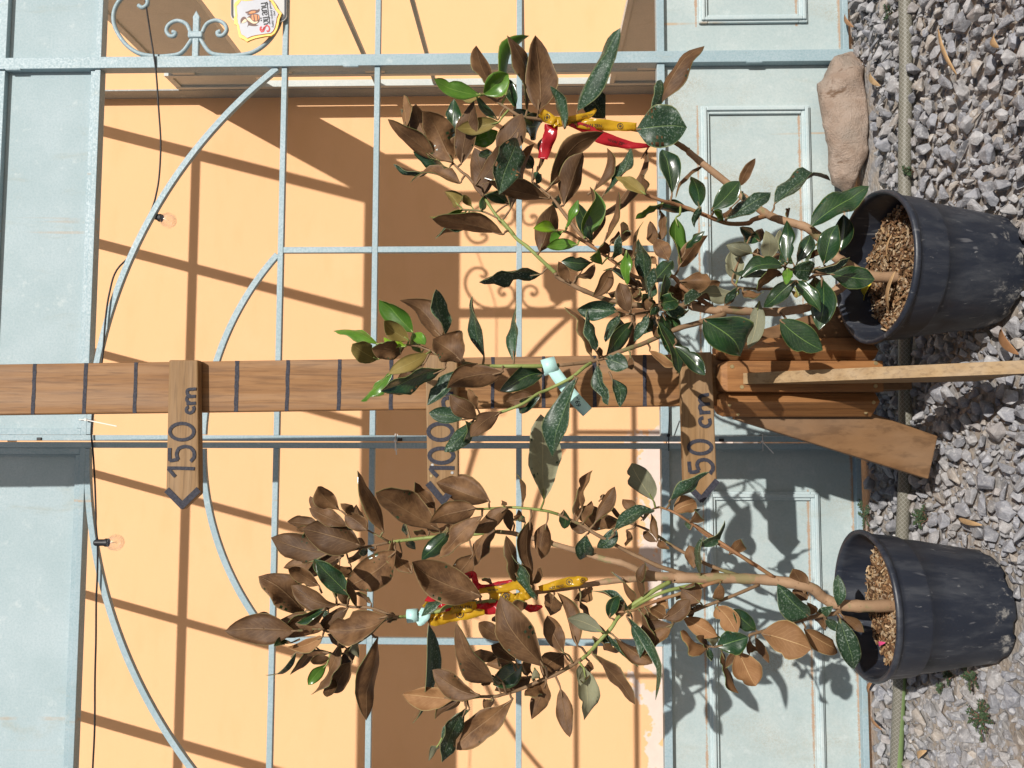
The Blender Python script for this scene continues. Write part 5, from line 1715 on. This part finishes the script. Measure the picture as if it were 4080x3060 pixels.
for ch in 'vijany':
    pts, adv = GL[ch]
    sstroke(b, [(x_ + p[0], p[1] * .92) for p in pts], .17, p_s, ub, vb, LS)
    if ch in 'ij':
        sstroke(b, [(x_ - .09, 1.28), (x_ + .09, 1.28)], .18, p_s, ub, vb, LS)
    if ch == 'a':
        sstroke(b, [(x_ + .46, .5), (x_ + .16, .44), (x_ + .02, .22), (x_ + .16, .0), (x_ + .44, .12)], .14, p_s, ub, vb, LS)
    if ch == 'n':
        sstroke(b, [(x_, .74), (x_ + .24, .92), (x_ + .46, .76), (x_ + .46, .0)], .17, p_s, ub, vb, LS)
    if ch == 'y':
        sstroke(b, [(x_ + .46, .92), (x_ + .46, -.18), (x_ + .2, -.42)], .16, p_s, ub, vb, LS)
    x_ += adv
sstroke(b, [(1.1, -.18), (x_, -.18)], .05, p_s, ub, vb, LS)
sstroke(b, [(1.1, -.28), (x_, -.28)], .05, p_s, ub, vb, LS)
b.build('lettering', 'sign_black', SG)
b = B()
put_text(b, 'český rodinný pivovar', LS * .48, at('S', 1000, 300, YS - .0016), ub, vb, .0002)
put_text(b, '· 1564 ·', LS * .42, at('S', 1068, 300, YS - .0016), ub, vb, .0002)
b.build('lettering', 'sign_black', SG)
# two brackets behind the plate clamp it to the bar
for y_ in (150, -150):
    p = at('S', 1330, y_, YS + .0101)
    B().box(p.x - .006, p.x + .006, p.y, .0008, p.z - .002, p.z + .005).build('bracket', 'sign_black', SG)

# ================================================================== litter and weeds on the gravel
def dry(label, mt, a, b_, wid, curl=.25, name='dry_leaf', zz=.018):
    P0, P1 = atz(a[0], a[1], a[2], zz), atz(b_[0], b_[1], b_[2], zz + .004)
    ax = P1 - P0
    Ln = ax.length
    d = ax / Ln
    sd = d.cross(V((0, 0, 1))).normalized()
    b = B()
    N_ = 9
    for i in range(N_ + 1):
        t = i / N_
        h_ = wid / 2 * (math.sin(math.pi * min(1, t * .94 + .05)) ** .6)
        for q in (-1, 0, 1):
            b.v.append(P0 + ax * t + sd * q * h_ + V((0, 0, curl * h_ * abs(q) + .006 * math.sin(3.1 * t))))
    for i in range(N_):
        for j in range(2):
            b.f.append([i * 3 + j, i * 3 + j + 1, i * 3 + 4 + j, i * 3 + 3 + j]); b.m.append(0)
    o = solid(b.build(name, mt, smooth=True), .0006)
    tag(o, label, 'leaf')
    return o
dry('straw-coloured dry blade on the gravel beyond the hose', 'dry_straw', ('3', 1672, 185), ('3', 1790, 470), .010)
dry('curled pale dry leaf between the boulder and the hose', 'dry_straw', ('3', 1245, 460), ('3', 1308, 540), .014, .6)
dry('short pale bark scrap lying on the gravel far beyond the hose', 'dry_straw', ('3', 2030, 215), ('3', 2055, 300), .013, .4)
dry('torn brown dry leaf on the gravel beside the gauge and the right pot', 'dry_brown', ('6', 2070, 490), ('6', 2180, 650), .018, .6)
dry('thin brown dry blade against the gate panel beside the boulder', 'dry_brown', ('3', 1085, 90), ('3', 1140, 170), .012, .5)
dry('dry star of straw on the earth beside the left pot', 'dry_straw', ('9', 1800, 90), ('9', 1950, 130), .010, .3)
dry('small tan dry leaf on the earth left of the left pot', 'dry_straw', ('9', 1545, 1600), ('9', 1600, 1550), .012, .3)
dry('brown dry leaf leaning on the panel left of the left pot', 'dry_brown', ('9', 1235, 1200), ('9', 1262, 1110), .012, .3)
dry('thin dry leaf lying against the panel in the left corner of the gravel', 'dry_brown', ('9', 1240, 1310), ('9', 1320, 1420), .010, .3)
dry('tan dry blade standing upright in the mulch of the right pot', 'dry_straw', ('D', 2050, 930), ('D', 2125, 500), .013, .4, 'dry_leaf', .175)
dry('thin pale dry blade in the mulch at the far side of the right pot', 'dry_straw', ('D', 2045, 400), ('D', 2085, 90), .006, .3, 'dry_leaf', .175)
dry('yellow fallen leaf in the mulch of the right pot', 'yellow_leaf', ('D', 1790, 840), ('D', 1860, 630), .020, .5, 'fallen_leaf', .172)
dry('tiny pink petal on the mulch of the left pot', 'petal', ('9', 1305, 885), ('9', 1340, 870), .008, .3, 'petal', .166)
def weed(label, w, x, y, n_, spread, seed, hgt=.02):
    rr = random.Random(seed)
    c = atz(w, x, y, .004)
    T = thing('weed', label, 'weed', c, 'small weeds in the gravel')
    st, lf = B(), B()
    for i in range(n_):
        a = rr.uniform(0, 6.28)
        e = c + V((math.cos(a) * spread * rr.uniform(.3, 1), math.sin(a) * spread * rr.uniform(.3, .8), hgt * rr.uniform(.3, 1)))
        mid = c.lerp(e, .5) + V((0, 0, hgt * .3))
        sp = smoothline([c, mid, e], 6)
        st.tube(sp, .0008, 5)
        for p in sp[2:]:
            for k in (-1, 1):
                d = V((rr.uniform(-1, 1), rr.uniform(-1, 1), rr.uniform(.1, .7))).normalized() * rr.uniform(.004, .009)
                s2 = d.cross(V((0, 0, 1))).normalized() * .0022
                lf.add([p, p + d * .5 + s2, p + d, p + d * .5 - s2], [(0, 1, 2, 3)])
    st.build('stem', 'weed_stem', T)
    o = solid(lf.build('leaves', 'weed_green', T), .0003)
    o['kind'] = 'stuff'
weed('leafy weed creeping beside the gate panel above the left pot', '9', 1240, 60, 14, .055, 1)
weed('green weed tuft on the near side of the hose by the gauge foot', '9', 1610, 95, 12, .035, 2)
weed('low weed rosette beside the left pot', '9', 1765, 1075, 7, .02, 3, .012)
weed('tiny weed sprig on bare earth behind the left pot', '9', 1705, 1150, 5, .016, 4, .012)
weed('reddish-stemmed weed in the earth left of the left pot, nearer the pot', '9', 1915, 1090, 9, .03, 5)
weed('spreading succulent weed in the earth farthest left of the left pot', '9', 1975, 1340, 16, .05, 6)
weed('few grass blades beside the hose near the boulder', '3', 1390, 80, 5, .025, 7)
weed('small green sprig beneath the hose next to the right pot', '3', 1520, 1080, 5, .022, 8)
